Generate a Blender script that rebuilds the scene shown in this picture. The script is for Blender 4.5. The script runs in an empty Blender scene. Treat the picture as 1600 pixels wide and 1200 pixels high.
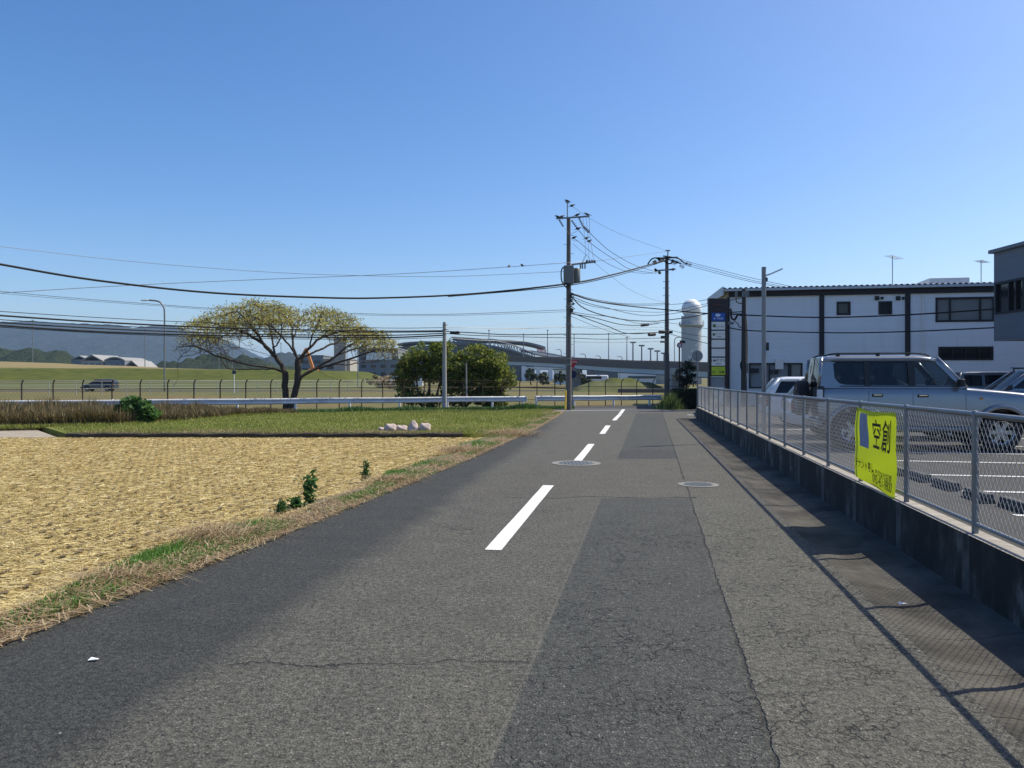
import bpy, bmesh, math, random
import numpy as np
from mathutils import Vector, Matrix
rng = np.random.default_rng(7); random.seed(7)
S = bpy.context.scene; COL = S.collection
F, HOR, EYE = 1260.0, 590.0, 1.6          # focal length and horizon in pixels of the 1600 wide photo, eye height

# ---------------------------------------------------------------- camera, sky, sun, exposure
cam = bpy.data.cameras.new("camera"); co = bpy.data.objects.new("camera", cam); COL.objects.link(co); S.camera = co
co.location = (0, 0, EYE); co.rotation_euler = (math.radians(90), 0, 0)
cam.sensor_width = 36; cam.lens = 36 * F / 1600; cam.shift_y = -10 / 1600; cam.clip_start = .05; cam.clip_end = 20000
SUN_EL, SUN_AZ = 51.0, 21.4               # azimuth counted from +X towards +Y
w = bpy.data.worlds.new("World"); S.world = w; w.use_nodes = True
nt = w.node_tree; bg = nt.nodes["Background"]; sky = nt.nodes.new("ShaderNodeTexSky"); sky.sky_type = 'NISHITA'
sky.sun_disc = False; sky.sun_elevation = math.radians(SUN_EL); sky.sun_rotation = math.radians(90 - SUN_AZ)
sky.altitude = 0; sky.air_density = .8; sky.dust_density = 1.3; sky.ozone_density = 2.0
hs = nt.nodes.new("ShaderNodeHueSaturation"); hs.inputs['Saturation'].default_value = 1.32; hs.inputs['Hue'].default_value = .504; nt.links.new(sky.outputs[0], hs.inputs['Color']); nt.links.new(hs.outputs[0], bg.inputs[0]); bg.inputs[1].default_value = .138
sl = bpy.data.lights.new("sun", 'SUN'); sl.energy = 4.4; sl.angle = math.radians(.5); sl.color = (1, .925, .76)
so = bpy.data.objects.new("sun", sl); COL.objects.link(so)
e, a = math.radians(SUN_EL), math.radians(SUN_AZ)
so.rotation_euler = Vector((math.cos(e) * math.cos(a), math.cos(e) * math.sin(a), math.sin(e))).to_track_quat('Z', 'Y').to_euler()
S.view_settings.view_transform = 'Standard'; S.view_settings.look = 'None'; S.view_settings.gamma = 1
S.view_settings.use_curve_mapping = False; S.view_settings.exposure = .38
S.cycles.max_bounces = 8; S.cycles.transparent_max_bounces = 16; S.cycles.volume_bounces = 0
S.cycles.use_denoising = True

def P(px, py, Y): return Vector(((px - 800) * Y / F, Y, EYE + (HOR - py) * Y / F))
def PX(px, Y): return (px - 800) * Y / F

# ---------------------------------------------------------------- materials
class NG:
    def __init__(s, m): s.t = m.node_tree; s.n = s.t.nodes; s.l = s.t.links
    def add(s, typ, ins=None, **kw):
        n = s.n.new(typ)
        for k, v in kw.items(): setattr(n, k, v)
        for k, v in (ins or {}).items():
            if isinstance(v, bpy.types.NodeSocket): s.l.new(v, n.inputs[k])
            else: n.inputs[k].default_value = v
        return n
    def m(s, op, a, b=0.0, c=0.0): return s.add("ShaderNodeMath", {0: a, 1: b, 2: c}, operation=op).outputs[0]
    def noise(s, vec, scale, detail=4, rough=.55): return s.add("ShaderNodeTexNoise", {'Vector': vec, 'Scale': scale, 'Detail': detail, 'Roughness': rough}).outputs[0]
    def mix(s, f, a, b, bt='MIX'): 
        n = s.add("ShaderNodeMix", data_type='RGBA', blend_type=bt)
        for k, v in ((0, f), (6, a), (7, b)):
            if isinstance(v, bpy.types.NodeSocket): s.l.new(v, n.inputs[k])
            else: n.inputs[k].default_value = (v if k == 0 else (*v, 1))
        return n.outputs[2]
    def ramp(s, f, stops):
        n = s.add("ShaderNodeValToRGB", {0: f}); r = n.color_ramp
        while len(r.elements) < len(stops): r.elements.new(.5)
        for el, (p, c) in zip(r.elements, stops): el.position = p; el.color = (*c, 1) if len(c) == 3 else c
        return n.outputs[0]
    def step(s, x, lo, hi): return s.add("ShaderNodeMapRange", {0: x, 1: lo, 2: hi, 3: 0.0, 4: 1.0}, clamp=True).outputs[0]
    def bump(s, h, strength, dist): return s.add("ShaderNodeBump", {'Height': h, 'Strength': strength, 'Distance': dist}).outputs[0]
    def pos(s): return s.add("ShaderNodeNewGeometry").outputs['Position']
    def obj(s): return s.add("ShaderNodeTexCoord").outputs['Object']
def newmat(name):
    m = bpy.data.materials.new(name); m.use_nodes = True
    return m, NG(m), m.node_tree.nodes["Principled BSDF"]
def mat(name, col, rough=.6, metal=0., var=.12, scale=6., bump=0., bd=.01, dirt=None, dscale=1.2, coat=0.):
    m, g, b = newmat(name); o = g.obj()
    n = g.noise(o, scale, 5)
    c = g.mix(n, tuple(x * (1 - var) for x in col), tuple(min(1, x * (1 + var)) for x in col))
    if dirt:
        d = g.step(g.noise(o, dscale, 6, .65), .5, .75)
        c = g.mix(g.m('MULTIPLY', d, .7), c, dirt)
    g.l.new(c, b.inputs['Base Color']); b.inputs['Metallic'].default_value = metal
    g.l.new(g.add("ShaderNodeMapRange", {0: n, 3: max(0, rough - .08), 4: min(1, rough + .08)}).outputs[0], b.inputs['Roughness'])
    if coat: b.inputs['Coat Weight'].default_value = coat; b.inputs['Coat Roughness'].default_value = .05
    if bump: g.l.new(g.bump(g.noise(o, scale * 6, 5), bump, bd), b.inputs['Normal'])
    return m
def leafmat(name, stops, trans=.35, rough=.55):
    m, g, b = newmat(name)
    r = g.add("ShaderNodeNewGeometry").outputs['Random Per Island']
    c = g.ramp(r, stops)
    g.l.new(c, b.inputs['Base Color']); b.inputs['Roughness'].default_value = rough
    t = g.add("ShaderNodeBsdfTranslucent", {0: c}); mx = g.add("ShaderNodeMixShader", {0: trans, 1: b.outputs[0], 2: t.outputs[0]})
    g.l.new(mx.outputs[0], g.n["Material Output"].inputs[0]); return m
def glassmat(name, tint, alpha, rough=.03):
    m, g, b = newmat(name)
    b.inputs['Base Color'].default_value = (*tint, 1); b.inputs['Roughness'].default_value = rough
    tr = g.add("ShaderNodeBsdfTransparent", {0: (.75, .82, .85, 1)})
    mx = g.add("ShaderNodeMixShader", {0: alpha, 1: tr.outputs[0], 2: b.outputs[0]}); g.l.new(mx.outputs[0], g.n["Material Output"].inputs[0])
    return m
def emat(name, col, s):
    m, g, b = newmat(name); b.inputs['Base Color'].default_value = (*col, 1); b.inputs['Emission Color'].default_value = (*col, 1); b.inputs['Emission Strength'].default_value = s; return m

MT = {}
MT['galv'] = mat('galvanised_steel', (.21, .225, .24), .45, .55, .18, 9, dirt=(.2, .15, .11), dscale=3)
MT['mesh'] = mat('mesh_wire', (.42, .43, .44), .5, .5)
MT['rail_white'] = mat('guardrail_paint', (.58, .6, .62), .45, .1, .12, 3, dirt=(.3, .28, .25))
MT['rust'] = mat('brown_rusted_steel', (.075, .052, .04), .8, .1, .3, 9)
MT['fence_grey'] = mat('grey_fence_steel', (.32, .35, .33), .6, .2)
MT['pole_conc'] = mat('pole_concrete', (.13, .12, .115), .85, 0, .2, 5, .15, .004)
MT['pole_dark'] = mat('dark_pole_concrete', (.06, .055, .05), .85, 0, .2, 5, .15, .004)
MT['cable'] = mat('cable_black', (.012, .012, .013), .85)
MT['cable_grey'] = mat('wire_grey', (.16, .17, .19), .5, .3)
MT['trafo'] = mat('transformer_grey', (.16, .17, .16), .5, .3, .15, 4)
MT['ins'] = mat('insulator_brown', (.06, .045, .045), .3)
MT['crow'] = mat('crow_black', (.012, .012, .016), .5)
MT['bark'] = mat('bark', (.06, .045, .035), .9, 0, .35, 14, .5, .02)
MT['white'] = mat('white_paint', (.75, .76, .77), .5, 0, .05)
MT['yellow'] = mat('yellow_guard', (.75, .5, .03), .5)
MT['red'] = mat('sign_red', (.55, .02, .025), .4)
MT['blue'] = mat('sign_blue', (.012, .018, .06), .4)
MT['signback'] = mat('sign_back_grey', (.24, .25, .26), .5, .5)
MT['black'] = mat('black_plastic', (.015, .015, .017), .5)
MT['rubber'] = mat('rubber', (.018, .018, .019), .8, 0, .2, 8)
MT['rim'] = mat('alloy_rim', (.42, .43, .45), .25, .85)
MT['chrome'] = mat('chrome', (.75, .75, .77), .1, 1)
MT['silver'] = mat('silver_car_paint', (.26, .27, .29), .24, .6, .03, 3, coat=.6)
MT['silver_dark'] = mat('grey_car_paint', (.2, .215, .24), .3, .5, .03, 3, coat=.6)
MT['carwhite'] = mat('white_car_paint', (.72, .73, .75), .3, 0, .03, 3, coat=.6)
MT['cardark'] = mat('dark_car_paint', (.02, .022, .03), .25, .3, .03, 3, coat=1)
MT['glass'] = glassmat('car_glass', (.008, .009, .011), .86)
MT['glass_clear'] = glassmat('car_glass_clear', (.015, .018, .022), .5)
MT['glass_win'] = mat('dark_window_glass', (.02, .022, .025), .06)
MT['glass_blind'] = mat('window_with_blind', (.22, .23, .22), .15, 0, .1, 2)
MT['amber'] = mat('amber_lens', (.6, .18, .02), .25)
MT['lens_red'] = mat('red_lens', (.35, .01, .01), .2)
MT['lens'] = mat('clear_lens', (.6, .62, .65), .1)
MT['seat'] = mat('seat_fabric', (.12, .11, .1), .9)
MT['roof_frame'] = mat('dark_brown_trim', (.022, .018, .02), .6)
MT['sheet'] = mat('corrugated_roof_sheet', (.5, .52, .54), .5, .3)
MT['rib'] = mat('shutter_grey', (.3, .31, .32), .6)
MT['sign_dark'] = mat('sign_tower_dark_brown', (.022, .013, .013), .5)
MT['panel_white'] = mat('sign_panel_white', (.84, .8, .73), .4, 0, .06, 3)
MT['panel_blue'] = mat('sign_panel_blue', (.01, .09, .4), .4)
MT['panel_green'] = mat('sign_panel_lime', (.5, .62, .02), .4)
MT['ink'] = mat('ink', (.02, .02, .025), .6)
MT['ink_brown'] = mat('ink_brown', (.16, .07, .04), .6)
MT['ink_grey'] = mat('ink_grey', (.13, .17, .05), .6)
MT['ink_white'] = mat('ink_white', (.7, .75, .8), .6)
MT['sack'] = mat('sack_cloth', (.5, .4, .37), .8, 0, .2, 12, .4, .02, dirt=(.3, .22, .19), dscale=4)
MT['tower'] = mat('tower_grey_white', (.4, .42, .44), .7, 0, .06)
MT['dome'] = mat('radome_white', (.75, .76, .78), .5, 0, .04)
MT['concrete'] = mat('concrete', (.36, .35, .33), .85, 0, .18, 2, dirt=(.2, .19, .18))
MT['parapet'] = mat('viaduct_parapet', (.15, .125, .11), .8, 0, .15, .6)
MT['girder'] = mat('viaduct_girder', (.5, .55, .57), .7, 0, .1, .4)
MT['term_roof'] = mat('terminal_roof', (.10, .115, .13), .45, .2)
MT['term_glass'] = mat('terminal_glass', (.07, .1, .12), .2)
MT['term_white'] = mat('terminal_white', (.72, .73, .74), .5)
MT['slate'] = mat('blue_grey_cladding', (.12, .135, .16), .5, .15, .06, 2)
MT['cream'] = mat('cream_wall', (.36, .34, .3), .8)
MT['tanroof'] = mat('pale_roof', (.27, .265, .255), .7)
MT['orange'] = mat('orange_paint', (.6, .22, .03), .5)
MT['hangar'] = mat('hangar_grey', (.17, .19, .22), .7)
MT['hedge_leaf'] = leafmat('hedge_leaf', [(0, (.008, .014, .006)), (1, (.03, .05, .018))], .2)
MT['bush_leaf'] = leafmat('bush_leaf', [(0, (.06, .095, .016)), (.5, (.15, .20, .035)), (1, (.32, .33, .06))], .5, .65)
MT['tree_leaf'] = leafmat('tree_leaf', [(0, (.15, .16, .03)), (.4, (.34, .32, .055)), (.8, (.52, .46, .13)), (1, (.6, .55, .32))], .5)
MT['weed_leaf'] = leafmat('weed_leaf', [(0, (.03, .08, .02)), (1, (.09, .19, .04))], .35)
MT['kudzu'] = leafmat('broad_leaf', [(0, (.03, .08, .02)), (.7, (.07, .17, .035)), (1, (.16, .28, .06))], .4, .7)
MT['reed'] = leafmat('reed_leaf', [(0, (.08, .14, .03)), (1, (.25, .3, .09))], .4)
MT['grass'] = leafmat('grass_blade', [(0, (.13, .17, .025)), (.6, (.24, .275, .05)), (1, (.38, .36, .12))], .4)
MT['grass_bright'] = leafmat('grass_bright', [(0, (.07, .18, .02)), (.7, (.13, .27, .04)), (1, (.2, .28, .07))], .35)
MT['dry'] = leafmat('dry_grass_blade', [(0, (.2, .12, .06)), (.5, (.38, .27, .14)), (1, (.58, .47, .3))], .3)
MT['dry_brown'] = leafmat('brown_weed', [(0, (.06, .05, .02)), (.5, (.16, .115, .045)), (.85, (.27, .2, .09)), (1, (.12, .14, .04))], .25)
MT['straw'] = leafmat('straw', [(0, (.38, .27, .10)), (.45, (.57, .45, .18)), (.85, (.70, .58, .27)), (1, (.80, .71, .44))], .2)
MT['stub'] = leafmat('stubble', [(0, (.2, .14, .05)), (1, (.48, .36, .15))], .2)
MT['far_tree'] = leafmat('far_tree_leaf', [(0, (.015, .03, .012)), (1, (.05, .075, .028))], .2)

# ---------------------------------------------------------------- mesh builder
def tag(o, label=None, cat=None, group=None, kind=None):
    if label: o['label'] = label
    if cat: o['category'] = cat
    if group: o['group'] = group
    if kind: o['kind'] = kind
    return o
def empty(name, loc=(0, 0, 0), rz=0, label=None, cat=None, group=None):
    o = bpy.data.objects.new(name, None); COL.objects.link(o); o.location = loc; o.rotation_euler = (0, 0, rz); o.empty_display_size = .2
    return tag(o, label, cat, group)
def link(name, me, m, parent=None, smooth=False):
    ms = m if isinstance(m, (list, tuple)) else [m]
    for x in ms: me.materials.append(MT[x] if isinstance(x, str) else x)
    if smooth: me.polygons.foreach_set('use_smooth', [True] * len(me.polygons))
    o = bpy.data.objects.new(name, me); COL.objects.link(o)
    if parent: o.parent = parent
    return o
class MB:
    def __init__(s): s.v = []; s.f = []; s.mi = []; s.st = []
    def add(s, vs, fs, mi=0):
        o = len(s.v); s.st.append((o, len(s.f))); s.v += [tuple(x) for x in vs]; s.f += [tuple(i + o for i in f) for f in fs]; s.mi += [mi] * len(fs); return s
    def box(s, c, d, rz=0, mi=0, M=None):
        hx, hy, hz = d[0] / 2, d[1] / 2, d[2] / 2; R = M or Matrix.Rotation(rz, 3, 'Z')
        vs = [Vector(c) + R @ Vector((x * hx, y * hy, z * hz)) for z in (-1, 1) for y in (-1, 1) for x in (-1, 1)]
        return s.add(vs, [(0, 2, 3, 1), (4, 5, 7, 6), (0, 1, 5, 4), (2, 6, 7, 3), (0, 4, 6, 2), (1, 3, 7, 5)], mi)
    def bar(s, p, q, wd, h, mi=0):
        p, q = Vector(p), Vector(q); d = q - p
        M = d.to_track_quat('X', 'Z').to_matrix(); return s.box((p + q) / 2, (d.length, wd, h), M=M, mi=mi)
    def tube(s, pts, r, n=6, mi=0, caps=True):
        pts = [Vector(p) for p in pts]; N = len(pts); rs = r if isinstance(r, (list, tuple)) else [r] * N
        d0 = (pts[1] - pts[0]).normalized(); up = Vector((0, 0, 1)) if abs(d0.z) < .9 else Vector((1, 0, 0))
        x = d0.cross(up).normalized(); vs = []
        for i, p in enumerate(pts):
            d = (pts[min(i + 1, N - 1)] - pts[max(i - 1, 0)]).normalized(); x = (x - d * x.dot(d)).normalized(); y = d.cross(x)
            vs += [p + (x * math.cos(t) + y * math.sin(t)) * rs[i] for t in (2 * math.pi * k / n for k in range(n))]
        fs = [(i * n + k, i * n + (k + 1) % n, (i + 1) * n + (k + 1) % n, (i + 1) * n + k) for i in range(N - 1) for k in range(n)]
        if caps: fs += [tuple(range(n))[::-1], tuple((N - 1) * n + k for k in range(n))]
        return s.add(vs, fs, mi)
    def lathe(s, prof, c=(0, 0, 0), n=24, M=None, mi=0, close=False):
        M = M or Matrix.Identity(3); vs = []
        for r, z in prof: vs += [Vector(c) + M @ Vector((r * math.cos(2 * math.pi * k / n), r * math.sin(2 * math.pi * k / n), z)) for k in range(n)]
        L = len(prof); fs = [(i * n + k, i * n + (k + 1) % n, (i + 1) * n + (k + 1) % n, (i + 1) * n + k) for i in range(L - 1) for k in range(n)]
        if close: fs += [((L - 1) * n + k, (L - 1) * n + (k + 1) % n, (k + 1) % n, k) for k in range(n)]
        else: fs += [tuple(range(n))[::-1], tuple((L - 1) * n + k for k in range(n))]
        return s.add(vs, fs, mi)
    def prism(s, poly, z0, z1, mi=0):      # polygon in XY (ccw)
        n = len(poly); zz0 = z0 if hasattr(z0, '__len__') else [z0] * n; zz1 = z1 if hasattr(z1, '__len__') else [z1] * n
        vs = [(x, y, z) for (x, y), z in zip(poly, zz0)] + [(x, y, z) for (x, y), z in zip(poly, zz1)]
        return s.add(vs, [tuple(range(n))[::-1], tuple(range(n, 2 * n))] + [(k, (k + 1) % n, n + (k + 1) % n, n + k) for k in range(n)], mi)
    def ball(s, c, r, n=12, M=None, mi=0):
        rr = r if hasattr(r, '__len__') else (r,) * 3; k = n // 2
        A = Matrix.Diagonal(rr); A = (M @ A) if M else A
        return s.lathe([(max(1e-4, math.sin(math.pi * i / k)), -math.cos(math.pi * i / k)) for i in range(k + 1)], c, n, A, mi)
    def each(s, name, m, parent=None, **k):
        st = s.st + [(len(s.v), len(s.f))]; o = None
        for (v0, f0), (v1, f1) in zip(st[:-1], st[1:]):
            q = MB(); q.v = s.v[v0:v1]; q.f = [tuple(i - v0 for i in f) for f in s.f[f0:f1]]; q.mi = s.mi[f0:f1]; o = q.build(name, m, parent, **k)
        return o
    def build(s, name, m, parent=None, smooth=False, bevel=0, seg=2, auto=None):
        me = bpy.data.meshes.new(name); me.from_pydata(s.v, [], s.f); me.update()
        if isinstance(m, (list, tuple)): me.polygons.foreach_set('material_index', s.mi)
        if auto: 
            me.polygons.foreach_set('use_smooth', [True] * len(me.polygons)); me.set_sharp_from_angle(angle=math.radians(auto))
        o = link(name, me, m, parent, smooth)
        if bevel:
            b = o.modifiers.new('bevel', 'BEVEL'); b.width = bevel; b.segments = seg; b.limit_method = 'ANGLE'; b.angle_limit = math.radians(40)
        return o
def np_mesh(name, V, Fc, m, parent=None, smooth=False):
    me = bpy.data.meshes.new(name); k = Fc.shape[1]
    me.vertices.add(len(V)); me.vertices.foreach_set('co', V.astype(np.float32).ravel())
    me.loops.add(Fc.size); me.loops.foreach_set('vertex_index', Fc.astype(np.int32).ravel())
    me.polygons.add(len(Fc)); me.polygons.foreach_set('loop_start', np.arange(0, Fc.size, k, dtype=np.int32)); me.polygons.foreach_set('loop_total', np.full(len(Fc), k, dtype=np.int32))
    me.update(calc_edges=True); me.validate()
    return link(name, me, m, parent, smooth)
def rand_unit(n):
    v = rng.normal(size=(n, 3)); return v / np.linalg.norm(v, axis=1)[:, None]
def leaf_mesh(name, C, size, m, parent=None, upbias=.0, ratio=.55, var=.4):
    """one rhombic leaf per centre"""
    n = len(C); d = rand_unit(n); nn = rand_unit(n); nn[:, 2] += upbias; 
    s = np.cross(d, nn); s /= np.linalg.norm(s, axis=1)[:, None] + 1e-9
    L = (size * (1 + var * (rng.random(n) * 2 - 1)))[:, None]
    V = np.stack([C - d * L * .5, C + s * L * ratio * .5, C + d * L * .5, C - s * L * ratio * .5], 1).reshape(-1, 3)
    return np_mesh(name, V, np.arange(4 * n).reshape(n, 4), m, parent)
def blade_mesh(name, B, h, wd, m, lean=.4, parent=None, hv=.5, lmin=0.):
    """upright blades: base points B, each a bent strip of one quad and a tip triangle as two quads"""
    n = len(B); az = rng.random(n) * 2 * math.pi; H = (h * (1 - hv / 2 + hv * rng.random(n)))[:, None] if np.isscalar(h) else (h * (1 - hv / 2 + hv * rng.random(n)))[:, None]
    l = np.stack([np.cos(az), np.sin(az), np.zeros(n)], 1); ln = (lean * (lmin + (1 - lmin) * rng.random(n)))[:, None]
    s = np.stack([-np.sin(az + .6), np.cos(az + .6), np.zeros(n)], 1) * wd / 2
    mid = B + l * H * ln * .35 + np.array([0, 0, 1]) * H * np.maximum(.25, .6 - .12 * ln); tip = B + l * H * ln + np.array([0, 0, 1]) * H * np.maximum(.05, 1 - .42 * ln)
    V2 = np.stack([B - s, B + s, mid + s * .8, mid - s * .8, tip + s * .12, tip - s * .12], 1).reshape(-1, 3); j = np.arange(n)[:, None] * 6
    Q = np.concatenate([j + np.array([[0, 1, 2, 3]]), j + np.array([[3, 2, 4, 5]])], 0)
    return np_mesh(name, V2, Q, m, parent)
def catmull(pts, k=8):
    pts = [Vector(p) for p in pts]
    if len(pts) == 2: return pts
    q = [pts[0] * 2 - pts[1]] + pts + [pts[-1] * 2 - pts[-2]]; out = []
    for i in range(1, len(q) - 2):
        for j in range(k):
            t = j / k; a, b, c, d = q[i - 1:i + 3]
            out.append(.5 * (2 * b + (c - a) * t + (2 * a - 5 * b + 4 * c - d) * t * t + (3 * b - a - 3 * c + d) * t ** 3))
    return out + [pts[-1]]
def text(body, m, parent, M, size=.1, sx=1., name='lettering', label=None, bold=.012):
    cu = bpy.data.curves.new('t', 'FONT'); cu.body = body; cu.size = size; cu.align_x = 'CENTER'; cu.align_y = 'CENTER'; cu.extrude = .0015; cu.offset = bold * size
    o = bpy.data.objects.new('t', cu); COL.objects.link(o); dg = bpy.context.evaluated_depsgraph_get()
    me = bpy.data.meshes.new_from_object(o.evaluated_get(dg)); bpy.data.objects.remove(o); bpy.data.curves.remove(cu)
    if len(me.vertices) == 0: return None
    me.transform(M @ Matrix.Diagonal((sx, 1, 1, 1))); me.materials.clear()
    o = link(name, me, m, parent)
    if label: o['label'] = label
    return o
def frame4(origin, xdir, up=(0, 0, 1)):
    x = Vector(xdir).normalized(); y = Vector(up).normalized(); z = x.cross(y).normalized(); y = z.cross(x)
    return Matrix(((x.x, y.x, z.x, origin[0]), (x.y, y.y, z.y, origin[1]), (x.z, y.z, z.z, origin[2]), (0, 0, 0, 1)))
# ---------------------------------------------------------------- setting
def wallx(Y): return 2.443 + .151 * Y
LE = [(-12, -6.4), (0, -4.0), (4.92, -3.03), (7.67, -2.43), (16.1, -.77), (26, .9), (36.7, 2.33), (40, 2.6), (43, 2.2)]
def leftx(Y): return float(np.interp(Y, [p[0] for p in LE], [p[1] for p in LE]))
def road_material():
    m, g, b = newmat('asphalt'); p = g.pos(); sx = g.add("ShaderNodeSeparateXYZ", {0: p}); X, Y = sx.outputs[0], sx.outputs[1]
    big = g.noise(p, .7, 4); mid = g.noise(p, 3.2, 5); wob = g.m('SUBTRACT', g.noise(p, 1.3, 5, .65), .5)
    u = g.m('SUBTRACT', X, g.m('MULTIPLY', Y, .172))
    def band(x, lo, hi, s=.02): return g.m('MULTIPLY', g.step(x, lo - s, lo + s), g.m('SUBTRACT', 1.0, g.step(x, hi - s, hi + s)))
    uw = g.m('ADD', u, g.m('MULTIPLY', wob, .10)); Yw = g.m('ADD', Y, g.m('MULTIPLY', wob, .35))
    usharp = g.m('ADD', u, g.m('MULTIPLY', wob, .03))
    base = g.ramp(mid, [(.3, (.066, .064, .053)), (.7, (.088, .085, .071))])
    # newer dark strip along the field, its edge drifting away from the centre line
    lim = g.m('ADD', -2.28, g.m('MULTIPLY', Y, -.035))
    dl = g.m('MULTIPLY', g.step(g.m('ADD', g.m('SUBTRACT', lim, uw), g.m('MULTIPLY', wob, .5)), -.16, .16), g.m('SUBTRACT', 1.0, g.step(Yw, 24, 34)))
    c = g.mix(dl, base, g.ramp(mid, [(.3, (.031, .032, .029)), (.7, (.043, .044, .040))]) )
    # reinstated trench in the right lane
    tr = g.m('MULTIPLY', band(usharp, -.67, .52, .03), g.m('SUBTRACT', 1.0, band(Yw, 10.7, 15.9, .04)))
    c = g.mix(tr, c, g.ramp(mid, [(.3, (.039, .041, .038)), (.7, (.053, .055, .050))]))
    t2 = g.m('MULTIPLY', band(usharp, -.67, .52, .012), band(Yw, 15.9, 17.6, .04))
    c = g.mix(t2, c, (.036, .037, .037))
    cr = g.m('MULTIPLY', band(Yw, 10.8, 15.8, .08), g.step(usharp, -2.7, -2.5))
    c = g.mix(g.m('MULTIPLY', cr, .8), c, g.ramp(mid, [(.3, (.068, .063, .052)), (.7, (.087, .081, .066))]))
    far = g.step(Yw, 36.0, 36.3); c = g.mix(far, c, (.08, .079, .076))
    c = g.mix(g.m('MULTIPLY', g.step(big, .45, .7), .3), c, g.mix(1.0, c, (.72, .72, .72), 'MULTIPLY'))
    # seams and cracks
    f = g.noise(p, 9, 4, .7); fw = g.m('MULTIPLY', g.m('SUBTRACT', f, .5), .07)
    uc = g.m('ABSOLUTE', g.m('SUBTRACT', g.m('ADD', u, g.m('ADD', fw, g.m('MULTIPLY', wob, .05))), .52))
    ck = g.m('MULTIPLY', g.m('SUBTRACT', 1.0, g.step(uc, .007, .016)), g.step(g.noise(p, 2.1, 3), .3, .42))
    us = g.m('ABSOLUTE', g.m('SUBTRACT', g.m('ADD', u, g.m('MULTIPLY', fw, .6)), -.67))
    seam = g.m('MULTIPLY', g.m('SUBTRACT', 1.0, g.step(us, .006, .014)), g.m('SUBTRACT', 1.0, band(Y, 10.7, 15.9)))
    yc = g.m('ABSOLUTE', g.m('SUBTRACT', g.m('ADD', Y, g.m('MULTIPLY', g.m('ADD', fw, wob), .7)), 10.75))
    ck2 = g.m('MULTIPLY', g.m('SUBTRACT', 1.0, g.step(yc, .015, .035)), band(u, -2.0, .6))
    yd = g.m('ABSOLUTE', g.m('SUBTRACT', g.m('ADD', Y, g.m('MULTIPLY', g.m('ADD', fw, wob), .55)), 4.5))
    ck3 = g.m('MULTIPLY', g.m('SUBTRACT', 1.0, g.step(yd, .005, .013)), band(u, -2.35, -.7))
    warp = g.add("ShaderNodeVectorMath", {0: p, 1: g.add("ShaderNodeVectorMath", {0: g.add("ShaderNodeTexNoise", {'Vector': p, 'Scale': 3.5, 'Detail': 4}).outputs[1], 1: (.5, .5, .5)}, operation='SUBTRACT').outputs[0]}, operation='ADD').outputs[0]
    v = g.add("ShaderNodeTexVoronoi", {'Vector': warp, 'Scale': 2.6}, feature='DISTANCE_TO_EDGE').outputs[0]
    cmask = g.m('MULTIPLY', g.step(g.noise(p, 1.1, 3), .42, .5), g.m('MULTIPLY', g.step(u, -.9, -.3), g.m('SUBTRACT', 1.0, g.step(Y, 7.5, 10))))
    cmask2 = g.m('MULTIPLY', g.step(g.noise(p, .8, 2), .6, .68), g.step(u, -2.3, -2.2))
    net = g.m('MULTIPLY', g.m('SUBTRACT', 1.0, g.step(v, .006, .022)), g.m('MAXIMUM', cmask, cmask2))
    net = g.m('MULTIPLY', net, g.step(g.noise(p, 5, 2), .36, .46))
    cracks = g.m('MINIMUM', g.m('ADD', g.m('ADD', ck, ck2), g.m('ADD', ck3, net)), 1.0)
    # aggregate showing through
    pj = g.add("ShaderNodeVectorMath", {0: p, 1: g.add("ShaderNodeVectorMath", {0: g.add("ShaderNodeTexNoise", {'Vector': p, 'Scale': 70.0, 'Detail': 2}).outputs[1], 1: (.02, .02, .02)}, operation='MULTIPLY').outputs[0]}, operation='ADD').outputs[0]; st = g.add("ShaderNodeTexVoronoi", {'Vector': pj, 'Scale': 75.0}); rnd = st.outputs['Color']; r = g.add("ShaderNodeSeparateColor", {0: rnd}).outputs[0]
    d = st.outputs['Distance']
    stone = g.m('MULTIPLY', g.step(r, .62, .95), g.m('SUBTRACT', 1.0, g.step(d, .25, .45)))
    stone = g.m('MULTIPLY', stone, g.m('ADD', .25, g.m('MULTIPLY', g.m('SUBTRACT', 1.0, dl), .75)))
    fine = g.m('ADD', g.m('MULTIPLY', g.noise(p, 26, 4, .85), .6), g.m('MULTIPLY', g.noise(p, 70, 3, .8), .4))
    c = g.mix(g.m('MULTIPLY', stone, .5), c, (.27, .26, .235))
    c = g.mix(.9, c, g.ramp(fine, [(.40, (.06, .06, .06)), (.5, (.5, .5, .5)), (.60, (.97, .97, .97))]), 'OVERLAY')
    sp = g.add("ShaderNodeTexVoronoi", {'Vector': p, 'Scale': 11.0}); spr = g.add("ShaderNodeSeparateColor", {0: sp.outputs['Color']}).outputs[1]
    spot = g.m('MULTIPLY', g.step(spr, .88, .9), g.m('SUBTRACT', 1.0, g.step(sp.outputs['Distance'], .04, .09)))
    c = g.mix(g.m('MULTIPLY', spot, .75), c, (.45, .44, .42))
    c = g.mix(g.m('MULTIPLY', seam, .22), c, (.2, .185, .15))
    c = g.mix(g.m('MULTIPLY', cracks, g.m('MULTIPLY', g.step(g.noise(p, 3.3, 4), .3, .6), .85)), c, (.012, .012, .012))
    g.l.new(c, b.inputs['Base Color']); b.inputs['Roughness'].default_value = .8; b.inputs['Specular IOR Level'].default_value = .35
    h = g.m('SUBTRACT', g.m('ADD', g.m('MULTIPLY', fine, .5), g.m('MULTIPLY', g.m('SUBTRACT', 1.0, d), .6)), g.m('MULTIPLY', cracks, 1.6))
    g.l.new(g.bump(h, 1.0, .011), b.inputs['Normal']); return m
MT['asphalt'] = road_material()
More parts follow.
